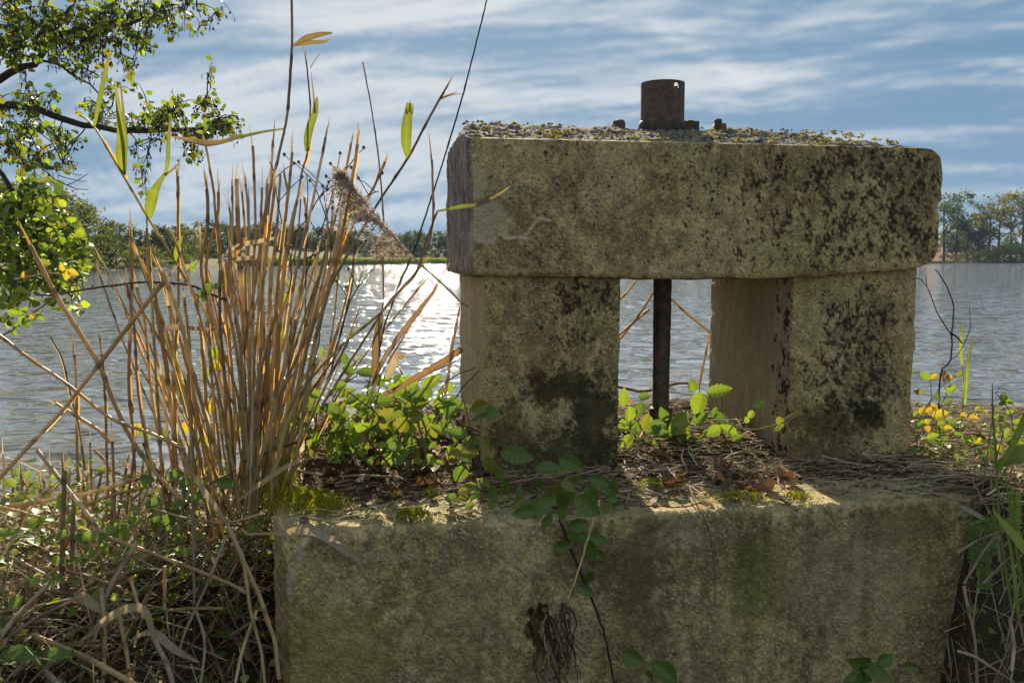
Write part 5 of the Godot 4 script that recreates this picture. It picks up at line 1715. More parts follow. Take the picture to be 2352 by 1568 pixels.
func ledge_things() -> void:
	var yl := EYE - 0.52
	# leaf mould
	var mm := grid_mesh(220, 120, func(i: int, j: int):
		var x := -0.385 + 1.80 * i / 219.0
		var z := 0.295 - 1.03 * j / 119.0
		var h := mound(x, z)
		var k := 0.5 + 0.5 * nb.get_noise_2d(x * 45.0, z * 45.0)
		return [pier_world(x, yl + h, z), Color(0.045, 0.032, 0.022).lerp(Color(0.17, 0.12, 0.07), k * k)])
	tag(obj("leaf_mould", mm, M.soil), "dark crumbly leaf mould covering the ledge round the pillars", "leaf mould", "", "stuff")
	# straw
	var m := Mesher.new()
	var count := 0
	while count < 5200:
		var x := rnd(-0.38, 1.40)
		var z := rnd(-0.70, 0.31)
		if (x > 0.02 and x < 0.37 or x > 0.79 and x < 1.15) and z < -0.01 and z > -0.54:
			continue
		var dens := 0.25 + 0.75 * ss(0.35, 0.75, x) * ss(0.16, 0.06, z) + 0.8 * ss(0.0, 0.12, x) * ss(0.62, 0.5, x) * ss(0.28, 0.18, z) + ss(0.98, 1.1, x)
		if z > 0.20 and x > 0.35 and x < 0.95:
			dens *= 0.22
		if rng.randf() > dens:
			continue
		var a := rnd(0, TAU) if rng.randf() < 0.45 else rng.randfn() * 0.35 - 0.12
		straw_piece(m, pier_world(x, yl + maxf(mound(x, z), 0.0) + rnd(0.002, 0.016), z), a, rnd(-0.12, 0.2), rnd(0.015, 0.095), rnd(0.0012, 0.0042), straw_tone())
		count += 1
	tag(obj("straw_litter", m.done(), M.dry), "broken straw and reed bits strewn over the ledge", "straw", "", "stuff")
	m = Mesher.new()
	for k in 2600:
		var x := rnd(-0.38, 1.40)
		var z := rnd(-0.70, 0.30)
		if rng.randf() > 0.35 + 0.65 * ss(0.22, 0.0, z):
			continue
		var c := Color(0.16, 0.10, 0.06).lerp(Color(0.36, 0.25, 0.14), pow(rng.randf(), 2.0))
		leaf_into(m, pier_world(x, yl + maxf(mound(x, z), 0.0) + rnd(0.003, 0.012), z), Vector3(rng.randfn(), rng.randfn() * 0.3, rng.randfn()), Vector3(rng.randfn() * 0.5, 1, rng.randfn() * 0.5), rnd(0.006, 0.024), c)
	tag(obj("leaf_crumbs", m.done(), M.dry), "crumbled brown leaf bits among the straw on the ledge", "leaf litter", "", "stuff")
	# moss cushions on the ledge
	m = Mesher.new()
	for q in [[705, 1150, 70, 26, 5200], [745, 1165, 45, 18, 2600], [650, 1130, 40, 40, 3000], [938, 1190, 26, 8, 1200], [965, 1188, 24, 5, 500], [988, 1140, 16, 5, 300], [1520, 1118, 60, 10, 1300], [1700, 1150, 70, 9, 900], [1830, 1150, 40, 8, 500], [905, 1140, 14, 6, 200]]:
		for k in int(q[4] * 0.55):
			var fx := rng.randfn() * 0.5
			var fy := rng.randfn() * 0.5
			var p := on_level(q[0] + fx * q[2], q[1] + fy * q[3], yl + 0.004)
			p.y += 0.014 * exp(-(fx * fx + fy * fy) * 1.4) * (1.0 + na.get_noise_2d(p.x * 40.0, p.z * 40.0))
			var c := Color(0.26, 0.30, 0.030).lerp(Color(0.42, 0.36, 0.045), rng.randf()) * rnd(0.6, 1.2)
			var d := Vector3(rng.randfn() * 0.5, 1.0, rng.randfn() * 0.5).normalized() * rnd(0.004, 0.010)
			var w := Vector3(rnd(-1, 1), 0, rnd(-1, 1)).normalized() * 0.0014
			m.quad(p - w, p + d, p + d + w * 0.3, p + w, c)
	tag(obj("moss_cushions", m.done(), M.moss), "yellow-green moss growing along the ledge and its left corner", "moss", "", "stuff")
	# lichen cushions on the coping
	m = Mesher.new()
	var lich := [Color(0.36, 0.29, 0.08), Color(0.46, 0.45, 0.36), Color(0.24, 0.23, 0.11), Color(0.44, 0.31, 0.07), Color(0.12, 0.11, 0.08)]
	for k in 300:
		var x := rnd(0.01, 1.10)
		var z := -pow(rng.randf(), 0.9) * 0.28
		var big := rnd(0.18, 0.62)
		if absf(x - 0.44) < 0.16 and z < -0.16:
			continue
		if rng.randf() < 0.15:
			big *= 1.5
		var c: Color = lich[rng.randi() % 5]
		var top := EYE + 0.270 + (-z) * 0.267
		var rr := 0.0095 * big
		for n in int(34 * big):
			var off := Vector3(rng.randfn(), 0, rng.randfn()) * rr * 0.55
			var hh := 0.010 * big * exp(-off.length_squared() / (rr * rr) * 1.2)
			var p := pier_world(x + off.x, top - off.z * 0.267 + hh * 0.5 + 0.003, z + off.z)
			var d := Vector3(rng.randfn() * 0.7, 1.0, rng.randfn() * 0.7).normalized() * rnd(0.002, 0.006)
			var w := Vector3(rnd(-1, 1), rnd(-0.4, 0.4), rnd(-1, 1)).normalized() * 0.0018
			m.quad(p - w - d * 0.3, p + d - w * 0.6, p + d + w * 0.6, p + w - d * 0.3, c * rnd(0.6, 1.25))
	tag(obj("lichen_cushions", m.done(), M.moss), "yellow, grey and white lichen tufts along the sloping top of the beam", "lichen", "", "stuff")
	# dead leaves, each by itself
	var spots := [[1545, 1085], [1570, 1098], [1600, 1075], [1640, 1090], [1660, 1110], [1690, 1095], [1720, 1108], [1745, 1100], [1500, 1105], [1540, 1055], [1620, 1050], [1680, 1060], [1750, 1078], [790, 1070], [815, 1085], [850, 1078], [885, 1070], [920, 1085], [770, 1100], [740, 1090], [905, 1115], [960, 1075], [995, 1080],
		[1010, 1098], [860, 1102], [720, 1110], [1040, 1090], [1790, 1085], [1820, 1095], [830, 1052], [945, 1052]]
	var k := 0
	for q in spots:
		var p := on_level(q[0], q[1], yl + 0.03)
		p.y = yl + maxf(mound(pier_local(p).x, pier_local(p).z), 0.0) + 0.012
		var t := thing("dead_leaf", "curled brown dead leaf lying on the straw between the two pillars" if q[0] > 1400 else "curled brown dead leaf lying on the ledge left of the left pillar", "dead leaf", p, "dead leaves between the pillars" if q[0] > 1400 else "dead leaves on the left of the ledge")
		var o := obj("leaf_blade", leaf_shapes["%s%d" % ["alder" if k % 2 else "bramble", k % 4]], leaf_material("brown" if k % 5 else "rust"), t)
		var s := rnd(0.035, 0.058)
		o.basis = Basis.from_euler(Vector3(-PI * 0.5 + rnd(-0.45, 0.3), rnd(0, TAU), rnd(-0.35, 0.35))).scaled_local(Vector3(s * 1.15, s, s * 1.7))
		k += 1
	# reed pieces on the ledge
	var sticks := [
		[[1150, 1120, 1250, 1105, 1340, 1118, 1455, 1150], 0.0035, "pale brown reed stalk lying on the ledge before the left pillar", Color(0.30, 0.19, 0.12)],
		[[680, 1100, 760, 1102, 850, 1106, 915, 1108], 0.0030, "straight tan reed stalk lying across the left of the ledge", Color(0.44, 0.33, 0.18)],
		[[1820, 1045, 1900, 1060, 1990, 1075, 2070, 1082], 0.0030, "grey reed stalk lying along the right pillar's foot", Color(0.36, 0.30, 0.22)],
		[[2112, 1030, 2170, 1045, 2240, 1062], 0.0050, "bright whitish reed stalk lying in the sun right of the right pillar", Color(0.72, 0.70, 0.62)],
		[[2110, 1010, 2160, 1030, 2190, 1050], 0.0050, "dark brown reed stalk right of the right pillar's foot", Color(0.22, 0.12, 0.07)],
		[[2200, 1060, 2270, 1090, 2352, 1130], 0.0045, "orange-brown reed leaf stalk lying towards the photo's right edge", Color(0.40, 0.22, 0.09)],
		[[2100, 1120, 2170, 1140, 2230, 1155], 0.0032, "dull broken stalk at the block's right lip", Color(0.26, 0.20, 0.14)],
		[[1420, 1130, 1480, 1125, 1530, 1140], 0.0026, "thin pale stalk by the left pillar's right corner", Color(0.40, 0.32, 0.2)],
	]
	for q in sticks:
		var pts := []
		for i in q[0].size() / 2:
			var p := on_level(q[0][i * 2], q[0][i * 2 + 1], yl + 0.012)
			var lp := pier_local(p)
			p.y = yl + maxf(mound(lp.x, lp.z), 0.0) + 0.012
			pts.append(p)
		var t := thing("reed_stalk", q[2], "stalk", pts[0])
		cane(t, pts, q[1], q[1] * 0.8, q[3])
	# stone
	var sp := on_level(1458, 1058, yl)
	var st := thing("stone_slab", "pinkish broken stone slab leaning behind the left pillar's right corner", "stone", Vector3(sp.x, yl - 0.01, sp.z))
	st.rotation = Vector3(-0.5, 0.2, 0.05)
	var grit := func(p: Vector3, nn: Vector3) -> Color: return Color(0.34, 0.24, 0.17) * (1.0 + 0.5 * nb.get_noise_3dv(p * 90.0))
	var rough := func(p: Vector3, nn: Vector3) -> Vector3: return bumpy(p, nn, 0.003)
	obj("slab", block(Vector3(-0.035, -0.01, -0.025), Vector3(0.04, 0.065, 0.0), 0.006, Vector3(0.004, 0.004, 0.004), rough, grit), M.concrete, st)
	# grass tuft on the left corner
	var gp := on_level(648, 1120, yl)
	var g := thing("grass_tuft", "small bright green grass tuft at the ledge's left corner", "grass", gp)
	for i in 12:
		var a := rnd(-0.9, 0.9)
		var l := rnd(0.05, 0.12)
		var q := Mesher.new()
		var c := Color(0.30, 0.42, 0.07) * rnd(0.8, 1.2)
		var r := Vector3(rnd(-0.012, 0.012), 0, rnd(-0.012, 0.012))
		q.blade(curve([r, r + Vector3(a * 0.2, 0.6, rnd(-0.2, 0.2)) * l, r + Vector3(a * 0.7, 0.95, rnd(-0.3, 0.3)) * l], 0.01), [0.003, 0.0032, 0.003, 0.0028, 0.0026, 0.0024, 0.002, 0.0018, 0.0016, 0.0014, 0.0012, 0.001, 0.001, 0.001, 0.001, 0.001, 0.001, 0.001], Vector3(0.1, 0.1, 1), blades(c, 18))
		obj("blade", q.done(), M.blade, g)
	# a withered leaf over the lip and straws on the face
	var t2 := thing("withered_reed_leaf", "pale withered reed leaf draped over the block's front lip at its left end", "dead leaf", at(608, 1222, 1.62))
	reed_leaf(t2, [560, 1226, 640, 1224, 690, 1218, 722, 1219, 760, 1240, 800, 1270, 840, 1296], 1.66, 1.60, [0.003, 0.006, 0.014, 0.019, 0.016, 0.011, 0.002], [Color(0.42, 0.27, 0.13), Color(0.40, 0.33, 0.25), Color(0.34, 0.27, 0.22)], Vector3(0, 0.5, 1), 0.3, "dry", "leaf_blade")
	t2 = thing("straw", "long pale yellow straw hanging slanted down the middle of the block's face", "straw", at(1375, 1150, 1.66))
	cane(t2, view_line([1377, 1148, 1355, 1220, 1335, 1290, 1305, 1375], 1.66, 1.64), 0.0030, 0.0014, Color(0.55, 0.40, 0.17))
	t2 = thing("straw", "shorter straw stuck on the block's face under the withered leaf", "straw", at(815, 1230, 1.62))
	cane(t2, view_line([815, 1238, 822, 1270, 834, 1312], 1.61, 1.63), 0.0018, 0.0012, Color(0.46, 0.34, 0.15))
	t2 = thing("hanging_twig", "long thin twig hanging from the ledge down the block's right half", "twig", at(1600, 1160, 1.75))
	cane(t2, [on_level(1575, 1100, yl + 0.02), on_level(1600, 1155, yl + 0.012)] + view_line([1618, 1188, 1632, 1230, 1640, 1300, 1642, 1350, 1644, 1390], 1.72, 1.74), 0.0020, 0.0011, Color(0.17, 0.13, 0.08))
	t2 = thing("pale_root", "pale crooked root climbing the litter between the two pillars", "root", on_level(1570, 1130, yl))
	cane(t2, view_line([1580, 1135, 1572, 1110, 1578, 1080, 1566, 1050, 1570, 1030], 1.95, 2.15), 0.0028, 0.0016, Color(0.50, 0.45, 0.38))
	t2 = thing("pale_root", "second pale root just right of the crooked one between the pillars", "root", on_level(1625, 1130, yl))
	cane(t2, view_line([1626, 1130, 1616, 1100, 1604, 1070, 1580, 1035], 1.95, 2.15), 0.0030, 0.0018, Color(0.46, 0.40, 0.32))
	# dead twigs hanging out of the hole in the face
	var hl := on_plane(1265, 1470, 0.317)
	t2 = thing("root_tangle", "tangle of dead roots and straw hanging from the hole in the block's face", "roots", pier_world(hl.x, hl.y, 0.30))
	for i in 34:
		var u := 1235.0 + rnd(-12, 75)
		var v := rnd(1380, 1500)
		var q := Mesher.new()
		var dd := 1.69
		var pts := curve(view_line([u, v, u + rnd(-16, 22), v + rnd(30, 70), u + rnd(-10, 50), v + rnd(80, 160)], dd + rnd(-0.02, 0.03), dd - rnd(0.0, 0.05)), 0.02)
		var rad := []
		var cols := []
		var c := [Color(0.30, 0.22, 0.12), Color(0.10, 0.07, 0.05), Color(0.05, 0.04, 0.035)][i % 3] as Color
		for n in pts.size():
			pts[n] = pts[n] - t2.position + jit(0.003)
			rad.append(lerpf(0.0019, 0.0008, float(n) / pts.size()))
			cols.append(c)
		q.tube(pts, rad, 4, cols)
		obj("root", q.done(), M.bark, t2)
	# a cane cut through the openings behind the pillars
	for q in [[[1415, 790, 1455, 740, 1490, 690, 1500, 672], "tan reed leaning behind the left pillar, upper of the pair"], [[1415, 775, 1450, 745, 1492, 710], "tan reed leaning behind the left pillar, lower of the pair"], [[1535, 680, 1580, 722, 1640, 770], "tan reed sloping down behind the spindle to the right pillar"], [[1606, 890, 1620, 820, 1632, 760], "thin tan reed standing behind the right pillar's left edge"], [[1410, 700, 1440, 672, 1465, 640], "short reed end under the beam right of the left pillar"]]:
		reed(q[1], view_line(q[0], 2.75, 2.75), 0.0050, 0.0050, "tan", "", false)
	t2 = thing("fallen_reed", "level tan reed behind the spindle at the height of the bramble leaves", "reed", at(1420, 900, 2.7))
	cane(t2, view_line([1415, 887, 1480, 898, 1560, 880, 1600, 884], 2.7, 2.7), 0.005, 0.004, Color(0.34, 0.20, 0.10))

func blades(c: Color, n: int) -> Array:
	var out := []
	for i in n:
		out.append(c)
	return out

# ---------------------------------------------------------------- the bank at the lower left
func ground_at(u: float, v: float) -> Vector3:       # where a line of sight meets the near bank
	var a := at(u, v, 1.0)
	var d := 0.9
	while d < 3.2:
		var p := Vector3(a.x * d, EYE + (a.y - EYE) * d, -d)
		if p.y < bank_height(p.x, d):
			return p
		d += 0.02
	return Vector3(a.x * 2.2, bank_height(a.x * 2.2, 2.2), -2.2)

func bank_things() -> void:
	# litter of broken stalks
	var m := Mesher.new()
	for k in 7600:
		var d := rnd(1.10, 2.6)
		var x := rnd(-0.62 * d - 0.15, -0.42) if k < 5600 else rnd(-0.62 * d - 1.3, -0.62 * d)
		var near := ss(-0.75, -0.5, x) * ss(2.0, 1.5, d)
		if near > 0.5 and rng.randf() < 0.6:
			continue
		var heap := 0.06 + 0.14 * ss(-0.2, 0.5, na.get_noise_2d(x * 3.0 + 4.0, d * 3.0))
		var p := Vector3(x, bank_height(x, d) + heap * pow(rng.randf(), 1.3), -d)
		var l := 0.02 + 0.19 * pow(rng.randf(), 2.0)
		var a := rnd(0, TAU)
		var tilt := rng.randfn() * (0.6 + 1.2 * near)
		var leafy := rng.randf() < 0.2
		straw_piece(m, p, a, tilt, l, rnd(0.006, 0.013) if leafy else rnd(0.0014, 0.005), straw_tone() * (Color(0.7, 0.58, 0.45) if leafy else Color.WHITE))
	tag(obj("reed_litter", m.done(), M.dry), "tangled litter of broken reed bits covering the bank left of the block", "reed litter", "", "stuff")
	# low green plants
	m = Mesher.new()
	for k in 2900:
		var d := rnd(1.2, 2.5)
		var x := rnd(-0.62 * d - 0.15, -0.46) if k < 2300 else rnd(-0.62 * d - 1.2, -0.62 * d)
		if nd.get_noise_2d(x * 3.0, d * 3.0) < -0.05 and rng.randf() < 0.8:
			continue
		var p := Vector3(x, bank_height(x, d) + rnd(0.03, 0.20), -d)
		var c := Color(0.15, 0.22, 0.04).lerp(Color(0.30, 0.38, 0.06), rng.randf())
		leaf_into(m, p, Vector3(rng.randfn(), rng.randfn() * 0.4 + 0.2, rng.randfn()), Vector3(rng.randfn() * 0.5, 1, 0.4 + rng.randfn() * 0.5), rnd(0.010, 0.030), c)
	tag(obj("ground_herbs", m.done(), M.leaf), "low green herbs and ground ivy growing through the reed litter", "herbs", "", "stuff")
	# single fallen stalks, from the photograph
	var rows := [
		[[0, 1165, 100, 1150, 210, 1130, 314, 1099], 1.75, 1.72, 0.0062, "flattened pale reed lying level at the left edge of the litter"], [[-20, 1160, 100, 1192, 205, 1222, 300, 1252, 511, 1334, 565, 1362], 1.66, 1.52, 0.0062, "longest fallen reed, sloping from the left edge to the block's corner"],
		[[85, 1034, 160, 1130, 239, 1228], 1.72, 1.60, 0.0060, "fallen reed leaning right from the water's edge"], [[314, 1245, 280, 1300, 252, 1348, 232, 1402, 215, 1470], 1.55, 1.45, 0.0062, "grey reed leaning down left in the middle of the litter"],
		[[68, 1457, 140, 1486, 205, 1515, 307, 1570, 360, 1600], 1.36, 1.34, 0.0072, "thick jointed fallen reed near the photo's bottom left"], [[-20, 1476, 85, 1528, 140, 1580], 1.34, 1.30, 0.0075, "thick purplish fallen reed at the very bottom left corner"],
		[[-20, 1530, 44, 1450, 102, 1341, 140, 1290], 1.40, 1.52, 0.0050, "fallen reed rising right from the left edge"], [[40, 1420, 60, 1480, 90, 1530, 120, 1575], 1.36, 1.33, 0.0060, "short jointed reed crossing the bottom left corner reeds"],
		[[355, 1470, 380, 1520, 400, 1580], 1.36, 1.33, 0.0058, "pale jointed reed running out of the photo's bottom edge"], [[300, 1330, 320, 1400, 330, 1420], 1.5, 1.46, 0.0046, "short standing tan stub in the litter's middle"],
		[[378, 1300, 378, 1350, 377, 1400], 1.5, 1.5, 0.0048, "upright tan stub near the dark nook"], [[0, 1225, 120, 1190, 250, 1140, 330, 1120], 1.8, 1.78, 0.0050, "tan reed rising gently right over the shoreline"],
		[[520, 1230, 480, 1330, 430, 1440, 410, 1500], 1.55, 1.45, 0.0040, "dark slender stalk slanting into the nook beside the block"], [[590, 1400, 560, 1480, 540, 1568], 1.5, 1.44, 0.0040, "brown stalk at the nook's bottom beside the block"],
		[[450, 1400, 470, 1480, 460, 1568], 1.5, 1.42, 0.0038, "grey stalk hanging straight down in the nook"], [[600, 1180, 520, 1200, 430, 1190, 360, 1170], 1.6, 1.64, 0.0036, "pale reed leaf stalk level over the nook"],
		[[560, 1290, 575, 1400, 600, 1500, 610, 1600], 1.46, 1.42, 0.0046, "tan stalk hanging beside the bent stalk along the block's edge"], [[230, 1350, 240, 1450, 235, 1568], 1.44, 1.38, 0.0050, "broad grey stalk hanging down in the litter's front"],
		[[270, 1400, 290, 1500, 300, 1600], 1.42, 1.36, 0.0046, "narrow grey stalk right of the broad hanging one"],
	]
	for q in rows:
		var pts := view_line(q[0], q[1], q[2])
		reed(q[4], pts, q[3], q[3] * 0.85, "grey" if rng.randf() < 0.4 else "tan", "", false, "fallen_reed")
	for k in 130:
		var u := rnd(-30, 600)
		var v := rnd(1180, 1568)
		var p := ground_at(u, v) + Vector3(0, rnd(0.02, 0.09), 0)
		var a := rnd(0, TAU)
		var tilt := rng.randfn() * (0.55 if u < 430 else 1.2)
		var l := rnd(0.08, 0.26)
		var d := Vector3(cos(a), tilt, sin(a)).normalized() * l
		reed("loose %s reed %s in the tangle on the bank left of the block" % [tone_word[["tan", "grey", "dark", "grey"][k % 4]], "standing askew" if absf(tilt) > 0.8 else "lying"], [p - d * 0.5, p + Vector3(0, 0.01, 0), p + d * 0.5], rnd(0.0026, 0.0050), rnd(0.002, 0.0044), ["tan", "grey", "dark", "grey"][k % 4], "loose reeds tangled on the bank", k % 3 == 0, "fallen_reed")
	var blade_rows := [
		[[160, 1487, 205, 1458, 239, 1426, 280, 1402, 317, 1394, 338, 1408, 347, 1440, 355, 1475], 1.40, [0.003, 0.006, 0.010, 0.013, 0.014, 0.013, 0.010, 0.006], "broad pale reed leaf arched like a hoop in the front litter"],
		[[167, 1370, 190, 1372, 220, 1392, 249, 1412], 1.46, [0.008, 0.018, 0.016, 0.004], "flat pale reed leaf lying above the arched one"],
		[[300, 1470, 335, 1453, 361, 1457, 400, 1490, 457, 1521], 1.40, [0.003, 0.010, 0.014, 0.011, 0.003], "grey reed leaf hanging right of the arched one"],
		[[447, 1094, 470, 1130, 500, 1170, 520, 1200], 1.55, [0.007, 0.010, 0.008, 0.004], "whitish bent leaf end on the tan stalk's top"],
		[[20, 1430, 30, 1390, 28, 1340], 1.42, [0.014, 0.018, 0.006], "short upright dead leaf at the litter's left edge"],
		[[545, 1150, 600, 1110, 660, 1070, 720, 1050], 1.75, [0.006, 0.010, 0.010, 0.003], "tan dead leaf stretched from the clump onto the ledge"],
	]
	for q in blade_rows:
		var t := thing("withered_reed_leaf", q[3], "dead leaf", at(q[0][0], q[0][1], q[1]))
		reed_leaf(t, q[0], q[1], q[1] - 0.04, q[2], [Color(0.36, 0.27, 0.17), Color(0.42, 0.32, 0.21), Color(0.28, 0.20, 0.13)], Vector3(0.1, 0.6, 0.8), 0.3, "dry", "leaf_blade")
	# little plants one can single out
	var herbs := [
		[25, 1240, 120, 16, "bright", "bright herb plant at the left edge where the litter meets the water"], [70, 1270, 130, 18, "green", "leafy herb plant right of the one at the left edge"], [405, 1285, 90, 10, "bright", "small upright cleavers shoot in the litter's middle"], [410, 1350, 80, 10, "bright", "second small cleavers shoot below the first"],
		[385, 1390, 60, 10, "green", "low round-leaved plant before the dark nook"], [120, 1420, 60, 9, "green", "round-leaved plant low on the left of the litter"], [15, 1470, 70, 8, "green", "broad-leaved plant at the photo's left bottom edge"], [50, 1545, 90, 7, "green", "large dim green leaves at the photo's bottom left corner"],
		[290, 1500, 60, 9, "green", "jagged green plant low in the litter's front middle"],
	]
	for q in herbs:
		var p := ground_at(q[0], q[1])
		var t := thing("herb_plant", q[5], "plant", p)
		var d := -p.z
		for k in int(q[3]):
			var f: float = float(k) / q[3]
			var c := at(q[0] + rnd(-0.4, 0.4) * q[2], q[1] - rnd(-0.1, 0.45) * q[2], d + rnd(-0.05, 0.05))
			var an := rng.randf() * TAU
			add_leaf(t, "bramble", c, Vector3(cos(an), rnd(-0.2, 0.5), sin(an)), Vector3(rnd(-0.4, 0.4), 1, 0.4), rnd(0.018, 0.034) * (1.8 if q[3] < 9 else 1.0), q[4])
		var m2 := Mesher.new()
		for k in 3:
			var e := Vector3(rnd(-0.03, 0.03), rnd(0.05, 0.09), rnd(-0.02, 0.02))
			m2.tube([Vector3.ZERO, e * 0.5 + Vector3(0.004, 0, 0), e], [0.0012, 0.001, 0.0007], 4, blades(Color(0.16, 0.2, 0.05), 3))
		obj("stem", m2.done(), M.bark, t)

# ---------------------------------------------------------------- the bank at the right
func right_side() -> void:
	var m := Mesher.new()
	for k in 3000:
		var d := rnd(1.72, 2.9)
		var x := rnd(0.92, 0.63 * d + 0.25)
		var lp := pier_local(Vector3(x, 0, -d))
		if lp.x < 1.15 and lp.x > 0.79 and lp.z < -0.01 and lp.z > -0.54:
			continue
		var p := Vector3(x, maxf(bank_height(x, d), EYE - 0.52) + rnd(0.002, 0.03), -d)
		if bank_height(x, d) < 0.70:
			continue
		straw_piece(m, p, rng.randfn() * 0.5 + 0.25, rnd(-0.15, 0.2), rnd(0.03, 0.16), rnd(0.002, 0.0062), straw_tone() * 1.15)
	for k in 1500:         # roots and stalks on the bank's face
		var x := rnd(0.93, 1.30)
		var d := rnd(1.45, 1.86)
		var p := Vector3(x, bank_height(x, d) + rnd(0.0, 0.05), -d)
		straw_piece(m, p, rnd(0, TAU), rng.randfn() * 1.6, rnd(0.02, 0.11), rnd(0.0012, 0.0045), straw_tone() * 0.8)
	tag(obj("bank_straw", m.done(), M.dry), "bright straw and dead roots covering the bank right of the block", "straw", "", "stuff")
	m = Mesher.new()
	for k in 700:
		var d := rnd(1.4, 2.6)
		var x := rnd(0.90, 0.62 * d + 0.15)
		var p := Vector3(x, bank_height(x, d) + rnd(0.01, 0.07), -d)
		var c := Color(0.12, 0.19, 0.04).lerp(Color(0.36, 0.40, 0.06), rng.randf())
		leaf_into(m, p, Vector3(rng.randfn(), rng.randfn() * 0.4 + 0.3, rng.randfn()), Vector3(rng.randfn() * 0.5, 1, 0.4 + rng.randfn() * 0.5), rnd(0.010, 0.024), c)
	tag(obj("bank_herbs", m.done(), M.leaf), "low green herbs on the bank at the photo's right edge", "herbs", "", "stuff")
	for q in [[[2215, 1345, 2225, 1400, 2240, 1470, 2245, 1568], 1.50, 0.0042, "pale dead stalk hanging down the right bank beside the block"], [[2200, 1495, 2240, 1508, 2275, 1530], 1.48, 0.0046, "pale dead stalk jutting level from the right bank"], [[2215, 1340, 2265, 1260, 2300, 1220], 1.52, 0.0036, "grey stalk leaning right up the bank's face"], [[2260, 1340, 2290, 1310, 2310, 1290], 1.5, 0.0042, "short broken stalk on the right bank under the grass"],
		[[2320, 1420, 2330, 1480, 2325, 1540], 1.46, 0.0046, "tan stalk standing at the foot of the right bank"], [[2200, 1270, 2250, 1240, 2320, 1215], 1.54, 0.0040, "brown stalk reaching right below the ledge's corner"]]:
		reed(q[3], view_line(q[0], q[1], q[1] - 0.03), q[2], q[2] * 0.8, "grey", "", true, "dead_stalk")
	# wiry twigs under the beam's right end
	var t := thing("wiry_twig", "dark forked wiry twig drooping under the beam's worn right end", "twig", at(2157, 945, 2.2))
	var dark := Color(0.05, 0.04, 0.045)
	cane(t, view_line([2157, 945, 2158, 887, 2165, 848, 2185, 825, 2188, 759, 2191, 704, 2175, 656, 2150, 618], 2.2, 2.2), 0.0024, 0.0014, dark)
	cane(t, view_line([2186, 775, 2183, 765, 2152, 716, 2129, 656, 2106, 637], 2.2, 2.2), 0.0016, 0.0010, dark)
	cane(t, view_line([2183, 764, 2200, 776, 2214, 789], 2.2, 2.2), 0.0028, 0.0018, dark)
	cane(t, view_line([2129, 656, 2127, 640, 2127, 630], 2.2, 2.2), 0.0010, 0.0007, dark)
	cane(t, view_line([2214, 789, 2228, 757, 2228, 706], 2.2, 2.2), 0.0012, 0.0007, dark)
	cane(t, view_line([2186, 826, 2202, 812, 2222, 780], 2.2, 2.2), 0.0009, 0.0007, dark)
	leaves_at(t, [[2166, 858, 20, "brown", 190], [2168, 872, 16, "brown", 170]], 2.2, null, Vector3(0, 0, 1), 0.2)
	# reed shoot with two blades
	var lg := Color(0.22, 0.27, 0.03)
	var dk := Color(0.08, 0.08, 0.05)
	t = reed("green reed shoot with two narrow upright blades right of the right pillar", view_line([2206, 1000, 2212, 940, 2214, 880, 2211, 838], 2.25, 2.25), 0.0022, 0.0014, "dark", "", false)
	reed_leaf(t, [2211, 841, 2207, 815, 2208, 780, 2212, 742], 2.25, 2.24, [0.004, 0.012, 0.010, 0.003], [lg, lg, dk])
	reed_leaf(t, [2217, 928, 2217, 890, 2221, 850, 2226, 815, 2237, 768], 2.25, 2.23, [0.006, 0.013, 0.012, 0.009, 0.001], [lg, lg, dk, dk])
	# yellowing bramble
	t = bramble("yellowing bramble growing beside the right pillar's outer edge", at(2150, 1010, 2.2))
	for q in [[2110, 1010, 2130, 950, 2140, 900, 2135, 865], [2150, 1020, 2155, 950, 2180, 895], [2100, 960, 2140, 920, 2160, 890, 2200, 862], [2150, 1000, 2200, 1000, 2260, 1010, 2320, 1030]]:
		cane(t, view_line(q, 2.2, 2.22), 0.0017, 0.0010, Color(0.20, 0.09, 0.05))
	leaves_at(t, [[2125, 863, 30, "bright", 300], [2148, 864, 22, "yellow", 60], [2186, 892, 36, "bright", 100], [2181, 867, 24, "gold", 80], [2205, 858, 26, "olive", 70], [2162, 953, 44, "yellow", 75], [2152, 914, 28, "green", 170], [2142, 1003, 34, "bright", 70], [2120, 942, 24, "yellow", 20], [2138, 940, 26, "gold", 60], [2115, 975, 30, "bright", 260], [2130, 965, 28, "yellow", 190],
		[2215, 955, 22, "gold", 100], [2238, 960, 26, "gold", 95], [2190, 970, 28, "green", 90], [2180, 985, 26, "yellow", 100], [2200, 1000, 26, "bright", 110], [2160, 985, 24, "olive", 120], [2225, 1015, 30, "bright", 100], [2250, 1020, 30, "bright", 80], [2265, 1035, 34, "green", 130], [2240, 1050, 30, "green", 200], [2180, 922, 22, "green", 60], [2110, 900, 22, "olive", 280], [2112, 930, 20, "green", 100],
		[2130, 985, 26, "gold", 150], [2145, 935, 22, "yellow", 330], [2170, 1010, 24, "green", 200], [2290, 1040, 28, "green", 100]], 2.18, null, Vector3(0, 0.35, 1), 0.4)
	for k in 70:
		var u := rnd(2100, 2352)
		leaves_at(t, [[u, lerpf(1010.0, 1080.0, rng.randf()) - 60.0 * pow(rng.randf(), 2.0) * ss(2280, 2120, u), rnd(14, 34), tone_of(["green", "bright", "green", "yellow", "olive"])]], rnd(2.0, 2.35), null, Vector3(0, 0.7, 0.7), 0.6)
	t = thing("herb_plant", "bright yellow-green herb sprig against the water near the photo's right edge", "plant", at(2331, 1010, 2.1))
	cane(t, view_line([2332, 1012, 2326, 970, 2318, 940, 2300, 915, 2288, 903], 2.1, 2.1), 0.0016, 0.0009, Color(0.14, 0.09, 0.07))
